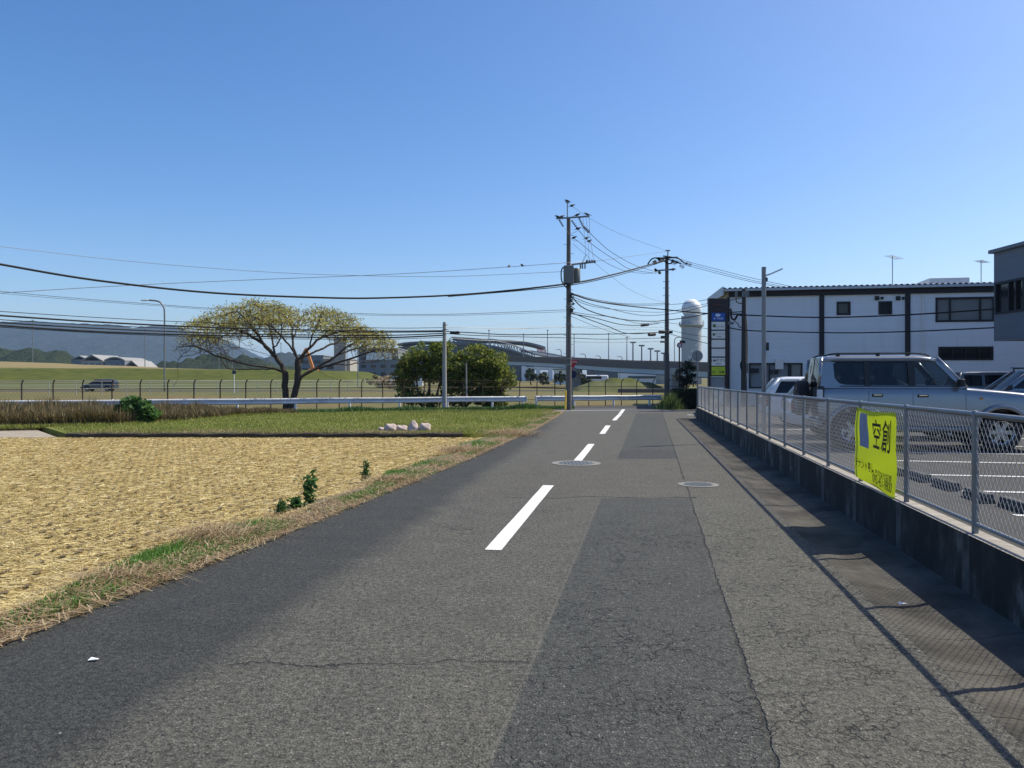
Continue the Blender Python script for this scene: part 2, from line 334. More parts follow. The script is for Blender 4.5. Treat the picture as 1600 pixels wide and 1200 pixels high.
def simple_ground(name, c1, c2, s1, c3=None, s3=1., fine=60, bump=.3, bd=.02, rough=.9, thr=(.45, .65)):
    m, g, b = newmat(name); p = g.pos()
    c = g.ramp(g.noise(p, s1, 6, .6), [(.3, c1), (.7, c2)])
    if c3: c = g.mix(g.step(g.noise(p, s3, 5, .6), *thr), c, c3)
    fn = g.noise(p, fine, 4, .7); c = g.mix(.6, c, g.ramp(fn, [(.3, (.33, .33, .33)), (.7, (.7, .7, .7))]), 'OVERLAY')
    g.l.new(c, b.inputs['Base Color']); b.inputs['Roughness'].default_value = rough; b.inputs['Specular IOR Level'].default_value = .2
    g.l.new(g.bump(fn, bump, bd), b.inputs['Normal']); return m
MT['asphalt_plain'] = simple_ground('asphalt_plain', (.05, .05, .05), (.075, .073, .07), 2, fine=90)
MT['lot'] = simple_ground('lot_asphalt', (.052, .051, .048), (.075, .073, .069), 1.2, fine=70)
MT['field'] = simple_ground('straw_litter', (.4, .3, .11), (.56, .43, .17), 5, (.6, .48, .2), 1.1, 45, .6, .03)
MT['plot'] = simple_ground('grass_plot', (.10, .13, .022), (.17, .195, .035), .8, (.22, .2, .07), .35, 25, .6, .04)
MT['airfield'] = simple_ground('airfield_grass', (.085, .105, .032), (.15, .13, .048), .09, (.17, .115, .05), .05, 1.2, .5, .1, thr=(.42, .7))
MT['verge'] = simple_ground('verge_soil', (.14, .10, .06), (.26, .2, .13), 3, (.07, .12, .03), .9, 40, .7, .03)
MT['gutter'] = simple_ground('gutter_concrete', (.066, .061, .053), (.112, .104, .089), 3, (.036, .034, .03), 1.3, 50, .35, .006)
MT['path'] = simple_ground('pale_concrete_path', (.27, .235, .185), (.36, .32, .26), 2, fine=30)
MT['tan'] = simple_ground('dry_slope', (.2, .16, .08), (.27, .22, .11), .1, fine=1.5)
MT['hillwood'] = simple_ground('wooded_hill', (.012, .022, .01), (.035, .05, .02), .05, fine=.3, bump=1., bd=3)
MT['mount'] = simple_ground('hazed_mountain_forest', (.017, .028, .032), (.03, .042, .045), .006, fine=.05, bump=.6, bd=20)  # forest tone pushed towards blue, distance haze put into the base colour
def emb_mat():
    m, g, b = newmat('embankment_grass'); p = g.pos(); z = g.add("ShaderNodeSeparateXYZ", {0: p}).outputs[2]
    n = g.noise(p, .35, 7, .72); zz = g.m('ADD', z, g.m('MULTIPLY', g.m('SUBTRACT', n, .5), .7))
    c = g.mix(g.step(zz, 3.5, 3.9), g.ramp(n, [(.3, (.045, .062, .011)), (.7, (.105, .112, .022))]), g.ramp(n, [(.3, (.19, .155, .07)), (.7, (.26, .21, .1))]))
    c = g.mix(g.m('MULTIPLY', g.m('SUBTRACT', 1.0, g.step(zz, .8, 1.3)), .8), c, (.115, .125, .06))
    g.l.new(c, b.inputs['Base Color']); b.inputs['Roughness'].default_value = .95; b.inputs['Specular IOR Level'].default_value = .1; return m
MT['emb'] = emb_mat()
def wall_mat():
    m, g, b = newmat('stained_shaded_wall_concrete'); p = g.pos(); s = g.add("ShaderNodeSeparateXYZ", {0: p}); Y, Z = s.outputs[1], s.outputs[2]
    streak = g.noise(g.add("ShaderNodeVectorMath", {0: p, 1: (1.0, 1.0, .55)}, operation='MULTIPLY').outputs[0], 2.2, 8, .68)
    c = g.ramp(streak, [(.3, (.006, .006, .0055)), (.47, (.013, .0125, .0115)), (.56, (.035, .034, .031)), (.66, (.15, .145, .135))])  # dark shade of the upright faces put into the stained colour; top stays pale
    per = g.m('ABSOLUTE', g.m('SUBTRACT', g.m('FRACT', g.m('DIVIDE', g.m('ADD', Y, .02 - 5.96 + 30), 1.5)), .5))
    blk = g.m('MULTIPLY', g.step(per, .452, .458), .55)
    c = g.mix(g.m('MULTIPLY', blk, g.step(g.noise(p, 4, 4), .3, .6)), c, (.17, .165, .155))
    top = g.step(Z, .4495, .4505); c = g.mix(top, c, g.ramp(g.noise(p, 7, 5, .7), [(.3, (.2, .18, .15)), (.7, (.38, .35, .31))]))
    g.l.new(c, b.inputs['Base Color']); b.inputs['Roughness'].default_value = .9
    g.l.new(g.bump(g.noise(p, 40, 5), .3, .01), b.inputs['Normal']); return m
MT['wall'] = wall_mat()

def sheet(name, poly, z, m, skirt=0):
    b = MB(); n = len(poly); zz = z if hasattr(z, '__len__') else [z] * n
    b.add([(x, y, q) for (x, y), q in zip(poly, zz)], [tuple(range(n))])
    if skirt: b.add([(x, y, q - .001) for (x, y), q in zip(poly, zz)] + [(x, y, q - skirt) for (x, y), q in zip(poly, zz)], [(k, n + k, n + (k + 1) % n, (k + 1) % n) for k in range(n)])
    return tag(b.build(name, m), kind='structure')
def hf(name, xs, ys, zf, m, smooth=True):
    V = np.array([(x, y, zf(x, y)) for y in ys for x in xs]); nx, ny = len(xs), len(ys)
    Fc = np.array([(j * nx + i, j * nx + i + 1, (j + 1) * nx + i + 1, (j + 1) * nx + i) for j in range(ny - 1) for i in range(nx - 1)])
    return tag(np_mesh(name, V, Fc, m, smooth=smooth), kind='structure')
# ground with a mesh fine enough near the camera
sheet('ground', [(-9000, -60), (9000, -60), (9000, 9000), (-9000, 9000)], -.32, 'airfield')
# road
ys = [-12, -6, 0, 2, 4, 5, 6, 8, 10, 12, 14, 16, 20, 24, 28, 31.5, 31.52, 34, 37, 40, 42]
V = []; Fq = []
for y in ys:
    l = leftx(y); r = wallx(y) - .75 if y <= 31.5 else float(np.interp(y, [31.51, 34, 37, 42], [7.25, 8.2, 8.9, 10]))
    V += [(l + (r - l) * k / 6, y, 0) for k in range(7)]
n = len(ys)
tag(MB().add(V, [(j * 7 + i, j * 7 + i + 1, j * 7 + i + 8, j * 7 + i + 7) for j in range(n - 1) for i in range(6)]).build('road', 'asphalt'), kind='structure')
def gr(X, o=0): return 43.4 + .38 * X + o
sheet('cross_road', [(-45, gr(-45, -2.6)), (60, gr(60, -6)), (60, gr(60, .5)), (-45, gr(-45, .5))], -.006, 'asphalt_plain', .3)
# dished concrete gutter with block joints
b = MB(); prof = [(.75, .001), (.68, -.004), (.56, -.022), (.42, -.03), (.28, -.018), (.16, .004), (0, .02)]; y = -10.0
while y < 31.4:
    y1 = min(y + .6, 31.5); k = len(prof); g1 = .006
    vs = [(wallx(q) - o, q, z) for q in (y + g1, y1) for o, z in prof]; b.add(vs, [(i, i + 1, k + i + 1, k + i) for i in range(k - 1)]); y = y1
b.add([(wallx(q) - o, q, -.07) for q, o in ((-10, .75), (-10, 0), (31.5, 0), (31.5, .75))], [(0, 1, 2, 3)])
tag(b.build('gutter', 'gutter'), kind='structure')
# parking lot
sheet('parking_lot', [(wallx(-10) + .16, -10), (70, -10), (70, 60), (14.5, 44.0), (8.3, 36.5), (7.6, 33), (wallx(31.5) + .16, 31.5)], .17, 'lot', .45)
# field, plot, path, verge
hf('rice_field', np.linspace(-32, .5, 60), np.linspace(-8, 23.05, 60), lambda x, y: -.15 + .012 * math.sin(x * 2.1 + y) * math.cos(y * 1.7), 'field')
sheet('grass_plot', [(-12.7, 23), (-1.2, 23), (leftx(24) - 1.0, 24), (leftx(38) - .6, 38), (leftx(38) - .6, gr(2, -3.6)), (-30, gr(-30, -2.5)), (-30, 30), (-16, 27.2)], [-.005, .0, .0, .0, -.0, -.0, -.0, -.0], 'plot', .3)
sheet('concrete_path', [(-32, 21.5), (-12.9, 22.9), (-16.2, 27.2), (-32, 28.5)], -.10, 'path', .2)
V = []; ysv = list(np.arange(-8, 40.1, .4)); Fq = []
for y in ysv:
    l = leftx(y); wv = .55 + .12 * math.sin(y * 1.3) + .08 * math.sin(y * 3.1) + max(0, (y - 8)) * .03
    for k, (o, z) in enumerate(((-.02, -.004), (.12, .0), (.28, .02), (.48, .0), (.7, -.07), (.9, -.17))): V.append((l - o * wv / .6 + .02 * math.sin(y * 5 + k), y, z + .012 * math.sin(y * 4 + k * 2) if k else z))
k = 6; tag(np_mesh('verge', np.array(V), np.array([(j * k + i, (j + 1) * k + i, (j + 1) * k + i + 1, j * k + i + 1) for j in range(len(ysv) - 1) for i in range(k - 1)]), 'verge', smooth=True), kind='structure')
# airport perimeter road
sheet('airport_road', [(-140, 108), (60, 116), (60, 124), (-140, 118)], -.3, 'asphalt_plain')
def emb(x, y):
    t = min(1, max(0, (-27 - x - (y - 170) * .12) / 12)); t = t * t * (3 - 2 * t)
    hb_ = float(np.interp(x, [-170, -110, -55, -30], [6.9, 4.5, 3.7, 3.3])); fr = float(np.interp(x, [-110, -40], [3.75, 3.15])); z = np.interp(y, [124, 150, 168, 172, 260, 300, 345], [-.5, .85, fr - .25, fr, hb_, hb_, -.6])
    return -.5 + (z + .5) * t + .12 * math.sin(x * .21) * math.sin(y * .3)
hf('grass_embankment', np.linspace(-260, -18, 90), [124, 130, 137, 144, 150, 155, 160, 164, 168, 172, 190, 210, 230, 260, 300, 345], emb, 'emb')
hf('grass_mound', np.linspace(PX(890, 115), PX(1050, 115), 40), np.linspace(106, 126, 16), lambda x, y: -.45 + (1.9 + .12 * math.sin(x * 2.3) + .1 * math.sin(x * .9)) * max(0, 1 - ((x - PX(968, 115)) / 6.6) ** 2) ** .6 * max(0, 1 - ((y - 116) / 9) ** 2), 'emb')
# wooded hills and mountains
def ridge_hill(name, sil, Y, depth, m, rough, nx, ny):
    px = [s[0] for s in sil]; z = [EYE + (HOR - s[1]) * Y / F for s in sil]; xs = np.linspace(PX(px[0], Y), PX(px[-1], Y), nx); ys = np.linspace(Y - depth, Y + depth, ny)
    xk = [PX(p, Y) for p in px]
    from mathutils import noise as mn
    def zf(x, y):
        t = 1 - abs(y - Y) / depth; zz = np.interp(x, xk, z); s = t ** .8
        k = mn.fractal(Vector((x, y * .7, 0)) / (depth * .45), 1.0, 2.1, 5)
        return -4 + (zz + 4) * s * (1 + .30 * k * (1 - t)) + rough * mn.fractal(Vector((x, y, 3)) / (rough * 3), .9, 2., 3) * min(1, t * 4)
    return hf(name, xs, ys, zf, m, smooth=True)
ridge_hill('mountains', [(-420, 520), (-200, 512), (-60, 505), (0, 503), (50, 500), (80, 503), (100, 505), (130, 505), (150, 506), (185, 506), (205, 513), (225, 510), (242, 507), (275, 510), (300, 516), (330, 524), (350, 531), (367, 538), (390, 551), (408, 561), (440, 580), (470, 592)], 3000, 900, 'mount', 7, 260, 50)
ridge_hill('far_hill', [(360, 592), (385, 571), (400, 563), (420, 557), (442, 551), (460, 552), (480, 557), (505, 566), (530, 575), (580, 592)], 1500, 250, 'mount', 5, 80, 24)
ridge_hill('wooded_hill', [(-150, 540), (-60, 538), (0, 541), (18, 543), (35, 546), (60, 544), (80, 548), (100, 551), (115, 556), (128, 568), (150, 590)], 620, 70, 'hillwood', 5, 130, 24)
ridge_hill('wooded_hill', [(225, 590), (245, 573), (262, 570), (290, 565), (320, 558), (345, 555), (370, 560), (400, 565), (430, 569), (470, 576), (520, 590)], 560, 60, 'hillwood', 4, 110, 24)

# ---------------------------------------------------------------- road markings
def dash(a, c, wd=.16, name='lane_marking'):
    a = Vector((*a, 0)); c = Vector((*c, 0)); d = (c - a).normalized(); s = Vector((-d.y, d.x, 0)) * wd / 2
    n = 8; vs = []
    for k in range(n + 1):
        q = a + (c - a) * k / n; vs += [q + s * (1 + .04 * random.uniform(-1, 1)) + Vector((0, 0, .005)), q - s * (1 + .04 * random.uniform(-1, 1)) + Vector((0, 0, .005))]
    return tag(MB().add(vs, [(2 * k, 2 * k + 1, 2 * k + 3, 2 * k + 2) for k in range(n)]).build(name, 'paint'), kind='structure')
def paint_mat():
    m, g, b = newmat('road_paint'); p = g.pos(); n = g.noise(p, 60, 5, .7)
    c = g.ramp(n, [(.35, (.17, .17, .16)), (.43, (.68, .68, .67)), (.7, (.82, .82, .82))]); g.l.new(c, b.inputs['Base Color']); b.inputs['Roughness'].default_value = .6; return m
MT['paint'] = paint_mat()
def cl(Y): return -.09 + .172 * (Y - 7.47)
for x0, y0, x1, y1 in ((-.175, 7.47, .54, 11.95), (1.25, 15.4, 1.91, 19.4), (2.56, 22.9, 3.21, 26.9), (3.81, 30.1, 4.72, 35.2), (4.76, 35.5, 5.62, 40.6)): dash((x0, y0), (x1, y1), .16)
dash((PX(848, 38.5), 38.6), (PX(975, 39.6), 39.6), .2, 'stop_line'); dash((7.5, 34.5), (9, 34.3), .25, 'stop_line')
for (xa, ya, xb, yb) in ((5.2, 8.35, 14, 6.7), (5.6, 10.15, 15, 8.4), (5.7, 11.9, 16, 10.0), (6.2, 13.9, 16, 11.9), (6.5, 15.55, 12, 14.55), (6.6, 17.4, 12, 16.4), (6.9, 19.8, 12, 18.8), (7.3, 22.2, 12.5, 21.2)):
    d = dash((xa, ya), (xb, yb), .11, 'parking_line'); d.location.z = .172
# manholes
MT['ring'] = mat('worn_concrete_ring', (.2, .195, .18), .85, 0, .2, 6)
def manhole(px, py, r, label):
    Y = 2016 / (py - 590); t = empty('manhole', (PX(px, Y), Y, 0), 0, label, 'manhole cover', 'manhole covers in the road')
    MB().lathe([(r, .0), (r, .008), (r * .74, .009), (r * .74, .0)], n=40).build('surround', 'ring', t)
    b = MB().lathe([(r * .72, .001), (r * .72, .012), (0.01, .013)], n=36)
    for k in range(5): 
        for j in range(-k, k + 1): pass
    for i in range(-4, 5):
        for j in range(-4, 5):
            if math.hypot(i, j) < 4.3: b.box((i * r * .15, j * r * .15, .014), (r * .09, r * .09, .006))
    b.build('cover', 'trafo', t)
manhole(900, 724, .46, 'large round manhole cover in the middle of the road beside a centre dash')
manhole(1091, 757.5, .3, 'small round manhole cover on the road nearer the fenced wall')

# ---------------------------------------------------------------- low wall and chain link fence along the lot
def at_fence(Y, o=.08): return wallx(Y) + o
Yw = [-10, -4, 0, 3, 6, 12, 18, 24, 31.5]
b = MB(); n = len(Yw); vs = []
for y in Yw: vs += [(wallx(y), y, -.1), (wallx(y), y, .451), (wallx(y) + .16, y, .451), (wallx(y) + .16, y, -.1)]
b.add(vs, [(4 * i + k, 4 * i + (k + 1) % 4, 4 * i + 4 + (k + 1) % 4, 4 * i + 4 + k) for i in range(n - 1) for k in range(4)] + [(0, 3, 2, 1), (4 * n - 4, 4 * n - 3, 4 * n - 2, 4 * n - 1)])
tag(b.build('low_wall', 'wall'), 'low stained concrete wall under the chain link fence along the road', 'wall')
fence = empty('chain_link_fence', (at_fence(0), 0, .45), 0, 'grey chain link fence on top of the low wall beside the parking lot', 'fence')
def fz(Y): return .88 - .004 * max(0, Y - 6)
posts = [5.96 + 1.5 * k for k in range(-6, 18)]
def floc(Y, z, o=.08): return (at_fence(Y, o) - fence.location.x, Y, z)
for y in posts:
    MB().tube([floc(y, -.1), floc(y, fz(y) - .01)], .024, 8).lathe([(.026, fz(y) - .03), (.028, fz(y) + .008), (.018, fz(y) + .024), (.004, fz(y) + .028)], floc(y, 0), 10).build('post', 'galv', fence, auto=40)
MB().tube([floc(y, fz(y)) for y in (-3, 6, 16, 31.4)], .021, 8).build('top_rail', 'galv', fence, smooth=True)
MB().tube([floc(y, .07) for y in (-3, 6, 16, 31.4)], .016, 6).build('bottom_rail', 'galv', fence, smooth=True)
# mesh: two families of slanting wires, each a thin three sided prism
b = []; y = -3.0; pit = .066
def wire_arr():
    A = []; B = []
    Y = np.arange(-3.0, 31.4, pit)
    for sgn in (1, -1):
        h = .8; run = h * .75
        for y0 in Y:
            y1 = y0 + run; z0, z1 = .05, .05 + h; 
            if sgn < 0: z0, z1 = z1, z0
            zt = fz(y0)
            A.append((at_fence(y0) - fence.location.x, y0, z0)); B.append((at_fence(y1) - fence.location.x, y1, z1))
    return np.array(A), np.array(B)
A, B = wire_arr(); n = len(A); r = .0019
o3 = np.array([(r, 0, 0), (-r * .5, r, 0), (-r * .5, -r, 0)])
V = np.concatenate([A[:, None] + o3, B[:, None] + o3], 1).reshape(-1, 3); i = np.arange(n)[:, None] * 6
np_mesh('wire_mesh', V, np.concatenate([i + np.array([[k, (k + 1) % 3, 3 + (k + 1) % 3, 3 + k]]) for k in range(3)]), 'mesh', fence)

# lime banner tied to the fence
bn = empty('banner', (at_fence(8.3, .03), 8.3, .45), 0, 'lime green advertising banner with black lettering tied to the fence', 'banner')
p0 = Vector((at_fence(9.0, .045), 9.0, 0)); p1 = Vector((at_fence(7.62, .045), 7.62, 0)); bx = (p1 - p0); BW = bx.length; bx.normalize(); nrm = Vector((bx.y, -bx.x, 0))
if nrm.x > 0: nrm = -nrm
def bpt(u, v):                            # u along the fence 0..1, v height 0..1
    sag = .03 * math.sin(math.pi * u) * (v > .9) 
    z = .48 + v * .79 + (1 - v) * (.02 - .05 * u) - .02 * math.sin(u * math.pi) * v
    w_ = .012 * math.sin(u * 9 + v * 4) + .010 * math.sin(v * 11 - u * 5)
    q = p0 + bx * (BW * u) + nrm * (.012 + w_ * .6); return Vector((q.x, q.y, z))
nu, nv = 24, 20
V = [bpt(i / nu, j / nv) - bn.location for j in range(nv + 1) for i in range(nu + 1)]
MT['banner'] = leafmat('banner_lime', [(0, (.47, .58, .012)), (1, (.47, .58, .012))], .45)
np_mesh('cloth', np.array(V), np.array([(j * (nu + 1) + i, j * (nu + 1) + i + 1, (j + 1) * (nu + 1) + i + 1, (j + 1) * (nu + 1) + i) for j in range(nv) for i in range(nu)]), 'banner', bn, smooth=True)
def bmark(name, m, body=None, u=.5, v=.5, size=.1, sx=1., poly=None):
    """print on the cloth: flat lettering bent onto the banner surface"""
    if body:
        ob = text(body, m, bn, Matrix.Identity(4), size, sx, name); 
        if not ob: return
    else:
        ob = MB().add([(x, y, 0) for x, y in poly], [tuple(range(len(poly)))]).build(name, m, bn)
        bm = bmesh.new(); bm.from_mesh(ob.data); bmesh.ops.subdivide_edges(bm, edges=bm.edges[:], cuts=5, use_grid_fill=True); bm.to_mesh(ob.data); bm.free()
    for vt in ob.data.vertices:
        uu, vv = u + vt.co.x / BW, v + vt.co.y / .8
        q = bpt(uu, vv) - bn.location + nrm * (.004 + (.001 if body else 0)); vt.co = q
MT['print_blue'] = mat('printed_picture_blue', (.22, .27, .42), .6, 0, .5, 7)
bmark('printed_picture', 'print_blue', poly=[(-.17, -.19), (.15, -.19), (.17, .19), (-.17, .19)], u=.24, v=.71)
MT['ink_soft'] = mat('faded_ink', (.05, .06, .03), .6)
bmark('lettering', 'ink_soft', '空', .58, .67, .33, .85); bmark('lettering', 'ink_soft', '創', .80, .67, .34, .85)
bmark('lettering', 'ink', 'テナント募集', .27, .22, .11, .95); bmark('lettering', 'ink_grey', '092-451-9800', .69, .10, .13, .95); bmark('lettering', 'ink_grey', '株式会社管理', .72, .20, .07, 1.3)
b = MB()
for u, v in ((.02, 1), (.98, 1), (.5, 1), (.02, .02), (.98, .02)):
    q = bpt(u, v) - bn.location; b.tube([q, q - nrm * .05 + Vector((0, 0, .015)), q - nrm * .07 + Vector((0, 0, -.03))], .004, 5)
b.each('tie', 'white', bn)
# ---------------------------------------------------------------- guardrails and fences beyond the junction
def gpt(px, z=0, off=0): Y = (43.4 + off) / (1 - .38 * (px - 800) / F); return Vector((PX(px, Y), Y, z))
GD = Vector((1, .38, 0)).normalized(); GN = Vector((.38, -1, 0)).normalized()
def guardrail(pa, pb, posts, label):
    A, B_ = gpt(pa), gpt(pb); t = empty('guardrail', A, 0, label, 'guardrail', 'guardrails along the cross road')
    prof = [(.0, .60), (.035, .585), (.06, .555), (.06, .52), (.02, .47), (.02, .44), (.06, .39), (.06, .355), (.035, .325), (0, .31), (-.012, .31), (.006, .44), (.006, .47), (-.012, .60)]
    b = MB(); k = len(prof); vs = []
    ends = [Vector(), B_ - A]; N = 14
    for i in range(N + 1):
        q = (B_ - A) * i / N; vs += [q + GN * (o + (.03 if i % 2 else 0) * 0) + Vector((0, 0, z + .008 * math.sin(i * 1.7))) for o, z in prof]
    b.add(vs, [(i * k + j, i * k + (j + 1) % k, (i + 1) * k + (j + 1) % k, (i + 1) * k + j) for i in range(N) for j in range(k)] + [tuple(range(k))[::-1], tuple(N * k + j for j in range(k))])
    b.build('beam', 'rail_white', t, auto=50)
    for q in posts:
        c = gpt(q) - A - GN * .09; MB().tube([c + Vector((0, 0, -.3)), c + Vector((0, 0, .57))], .06, 10).lathe([(.06, .57), (.045, .60), (.01, .61)], (c.x, c.y, 0), 10).bar(c + Vector((0, 0, .455)), c + GN * .1 + Vector((0, 0, .455)), .06, .1).build('post', 'white', t, auto=40)
    for q, s in ((Vector(), 1), (B_ - A, -1)):
        MB().tube([q + GN * .03 + Vector((0, 0, .32)), q + GN * .03 + Vector((0, 0, .59))], .05, 10).build('end_cap', 'rail_white', t, auto=40)
guardrail(-60, 822, [-40, 67, 176, 278, 371, 462, 547, 625, 700, 770, 818], 'long white steel guardrail in front of the spreading tree and bushes')
guardrail(837, 1032, [839, 898, 960, 1016], 'shorter white steel guardrail across the end of the road')
def f1(px, z=0): Y = 49 / (1 - .42 * (px - 800) / F); return Vector((PX(px, Y), Y, z))
fp = [-120, -68, -15, 34, 83, 129, 175, 219, 262, 303, 344, 384, 423, 460, 495, 530, 565, 598, 631, 663, 694, 724, 754, 784, 812, 839, 867, 894, 920, 946, 971, 995, 1020, 1044, 1068]
o0 = f1(fp[0]); t = empty('chain_link_fence', o0, 0, 'long brown steel post fence behind the white guardrails', 'fence')
for q in fp:
    c = f1(q) - o0; MB().tube([c + Vector((0, 0, -.35)), c + Vector((0, 0, 1.28)), c + Vector((.05, -.03, 1.42)), c + Vector((.14, -.08, 1.5))], .032, 6).build('post', 'rust', t)
for z, r in ((1.03, .018), (.25, .012), (1.3, .006), (1.42, .006)): MB().tube([f1(q, z) - o0 for q in fp], r, 4).build('line_wire', 'rust', t)
A, B_ = f1(fp[0]), f1(fp[-1]); L = (B_ - A).length; d = (B_ - A) / L; n = int(L / .16); b = []
s = np.arange(n) * .16; base = np.array(A - o0); dd = np.array(d)
Pa = base + s[:, None] * dd + np.array([0, 0, -.3]); Pb = base + (s + .8)[:, None] * dd + np.array([0, 0, 1.03]); Pc = base + s[:, None] * dd + np.array([0, 0, 1.03]); Pd = base + (s + .8)[:, None] * dd + np.array([0, 0, -.3])
A3 = np.concatenate([Pa, Pc]); B3 = np.concatenate([Pb, Pd]); r = .0022; o3 = np.array([(r, 0, 0), (-r, r, 0), (-r, -r, 0)])
V = np.concatenate([A3[:, None] + o3, B3[:, None] + o3], 1).reshape(-1, 3); i = np.arange(len(A3))[:, None] * 6
np_mesh('wire_mesh', V, np.concatenate([i + np.array([[k, (k + 1) % 3, 3 + (k + 1) % 3, 3 + k]]) for k in range(3)]), 'rust', t)
def f2(px, z=0): Y = 124.6 / (1 - .9 * (px - 800) / F); return Vector((PX(px, Y), Y, z))
px, q = -60.0, []
while px < 660: q.append(px); Y = 124.6 / (1 - .9 * (px - 800) / F); px += 2.05 * F * 124.6 / Y ** 2 * .88
o0 = f2(q[0]); t = empty('wire_fence', o0, 0, 'far grey wire fence with a pale top rail on the airfield grass', 'fence')
for p in q[:100]: c = f2(p) - o0; MB().tube([c + Vector((0, 0, -.35)), c + Vector((0, 0, 1.25))], .035, 5).build('post', 'fence_grey', t)
MB().tube([f2(p, 1.22) - o0 for p in q], .04, 5).build('top_rail', 'concrete', t)
MB().tube([f2(p, .45) - o0 for p in q], .02, 4).tube([f2(p, .85) - o0 for p in q], .012, 4).build('line_wire', 'fence_grey', t)

# ---------------------------------------------------------------- utility poles
def ptube(px, Y, y0, y1, r0, r1, n=14): return MB().tube([P(px, y0, Y) - Vector((PX(px, Y), Y, 0)), P(px, y1, Y) - Vector((PX(px, Y), Y, 0))], [r0, r1], n)
Y1 = 40.0; x1 = PX(888.5, Y1); B1 = Vector((x1, Y1, 0))
p1 = empty('utility_pole', B1, 0, 'tall concrete utility pole with grey transformer box and crows on it', 'utility pole')
def L1(px, py, Y=Y1): return P(px, py, Y) - B1
MB().tube([(0, 0, -.3), (0, 0, 9.55)], [.155, .095], 18).build('shaft', 'pole_conc', p1, auto=40)
MB().tube([L1(886.5, 345), L1(886.5, 315)], .03, 6).box(L1(886.8, 315.5), (.2, .1, .06)).build('top_rod', 'galv', p1)
for (xa, ya, xb, yb) in ((869, 341.5, 921, 338), (893, 413.5, 931, 409)):
    MB().bar(L1(xa, ya, 39.85), L1(xb, yb, 39.5), .075, .075).build('crossarm', 'galv', p1, bevel=.006)
b = MB()
for z in (2.2, 2.5, 4.2, 5.1): b.lathe([(.158 - z * .004, z), (.165 - z * .004, z + .005), (.165 - z * .004, z + .06), (.158 - z * .004, z + .065)], n=16)
b.each('strap', 'galv', p1, auto=40)
b = MB(); b.box(L1(888.5, 429.5, 39.7), (.5, .34, .92)); b.build('transformer', 'trafo', p1, bevel=.05)
c = L1(900.5, 430, 40.1); MB().lathe([(.19, c.z - .38), (.2, c.z - .36), (.2, c.z + .3), (.17, c.z + .34), (.06, c.z + .36)], (c.x, c.y, 0), 20).build('transformer_can', 'trafo', p1, auto=40)
MB().tube(catmull([L1(880, 417, 39.6), L1(877, 424, 39.6), L1(877.5, 438, 39.6), L1(882, 446, 39.7), L1(888, 452, 39.8)]), .035, 6).build('conduit', 'black', p1, smooth=True)
b = MB()
def string(p, q, r=.05, g=1.5):
    r *= g 
    p, q = Vector(p), Vector(q); d = q - p; M = d.to_track_quat('Z', 'Y').to_matrix(); n = 5
    prof = [(.012, 0)]
    for k in range(n): z = d.length * (k + .5) / n; prof += [(.02, z - .02), (r, z), (.02, z + .02)]
    prof.append((.012, d.length)); b.lathe(prof, p, 8, M)
string(L1(873.5, 343, 39.8), L1(880, 354, 39.8)); string(L1(893, 344, 39.7), L1(902, 357, 39.9)); string(L1(904.5, 340, 39.6), L1(911, 354, 39.8)); string(L1(911, 354, 39.8), L1(921, 363, 40), .06)
for q in (894, 897, 901): string(L1(q + 13, 411.5, 39.6), L1(q + 13, 420, 39.6), .04)
for q in (917, 921, 925, 929): string(L1(q, 411, 39.6), L1(q, 406.5, 39.6), .04)
b.each('insulator', 'ins', p1, auto=50)
b = MB()
for (pts) in ([(911, 341), (915, 396), (910, 410)], [(916, 340), (920, 396), (917, 408)], [(921, 340), (922, 370), (928, 408)], [(880, 354), (886, 361), (889, 366)], [(902, 361), (896, 364), (891, 367)], [(903, 376), (897, 376), (891, 372)], [(917, 397), (912, 404), (909, 413)]):
    b.tube(catmull([L1(x, y, 39.6) for x, y in pts], 5), .008, 4)
b.each('lead_wire', 'cable_grey', p1)
b = MB()
for z in np.arange(1.9, 9, .45): sg = 1 if int(round(z / .45)) % 2 else -1; b.bar((sg * .1, 0, z), (sg * .25, 0, z), .018, .018)
b.each('step_bolt', 'galv', p1)
b = MB()
for k in range(9): b.tube(catmull([L1(890 + random.uniform(0, 3), 457 + k * 3.5, 39.8), L1(894 + random.uniform(0, 4), 459 + k * 3.5 + random.uniform(-4, 4), 39.7), L1(891, 462 + k * 3.5, 39.8)]), .018, 4)
b.box(L1(892, 462, 39.7), (.1, .2, .22)).box(L1(892, 470, 39.7), (.12, .1, .12)).box(L1(893, 486, 39.7), (.16, .1, .08)).build('cable_clamp', 'black', p1)
tag(MB().tube([P(883.5, 640, 39.2), P(884, 610, 39.5)], .04, 10).build('guy_wire_guard', 'yellow', auto=40), 'yellow guard tube leaning at the foot of the tall utility pole', 'pole guard')
tag(MB().tube([P(884, 611, 39.5), P(888.4, 470, 39.95)], .008, 4).build('guy_wire', 'cable_grey'), 'thin stay wire running up the tall pole from the yellow guard', 'stay wire')

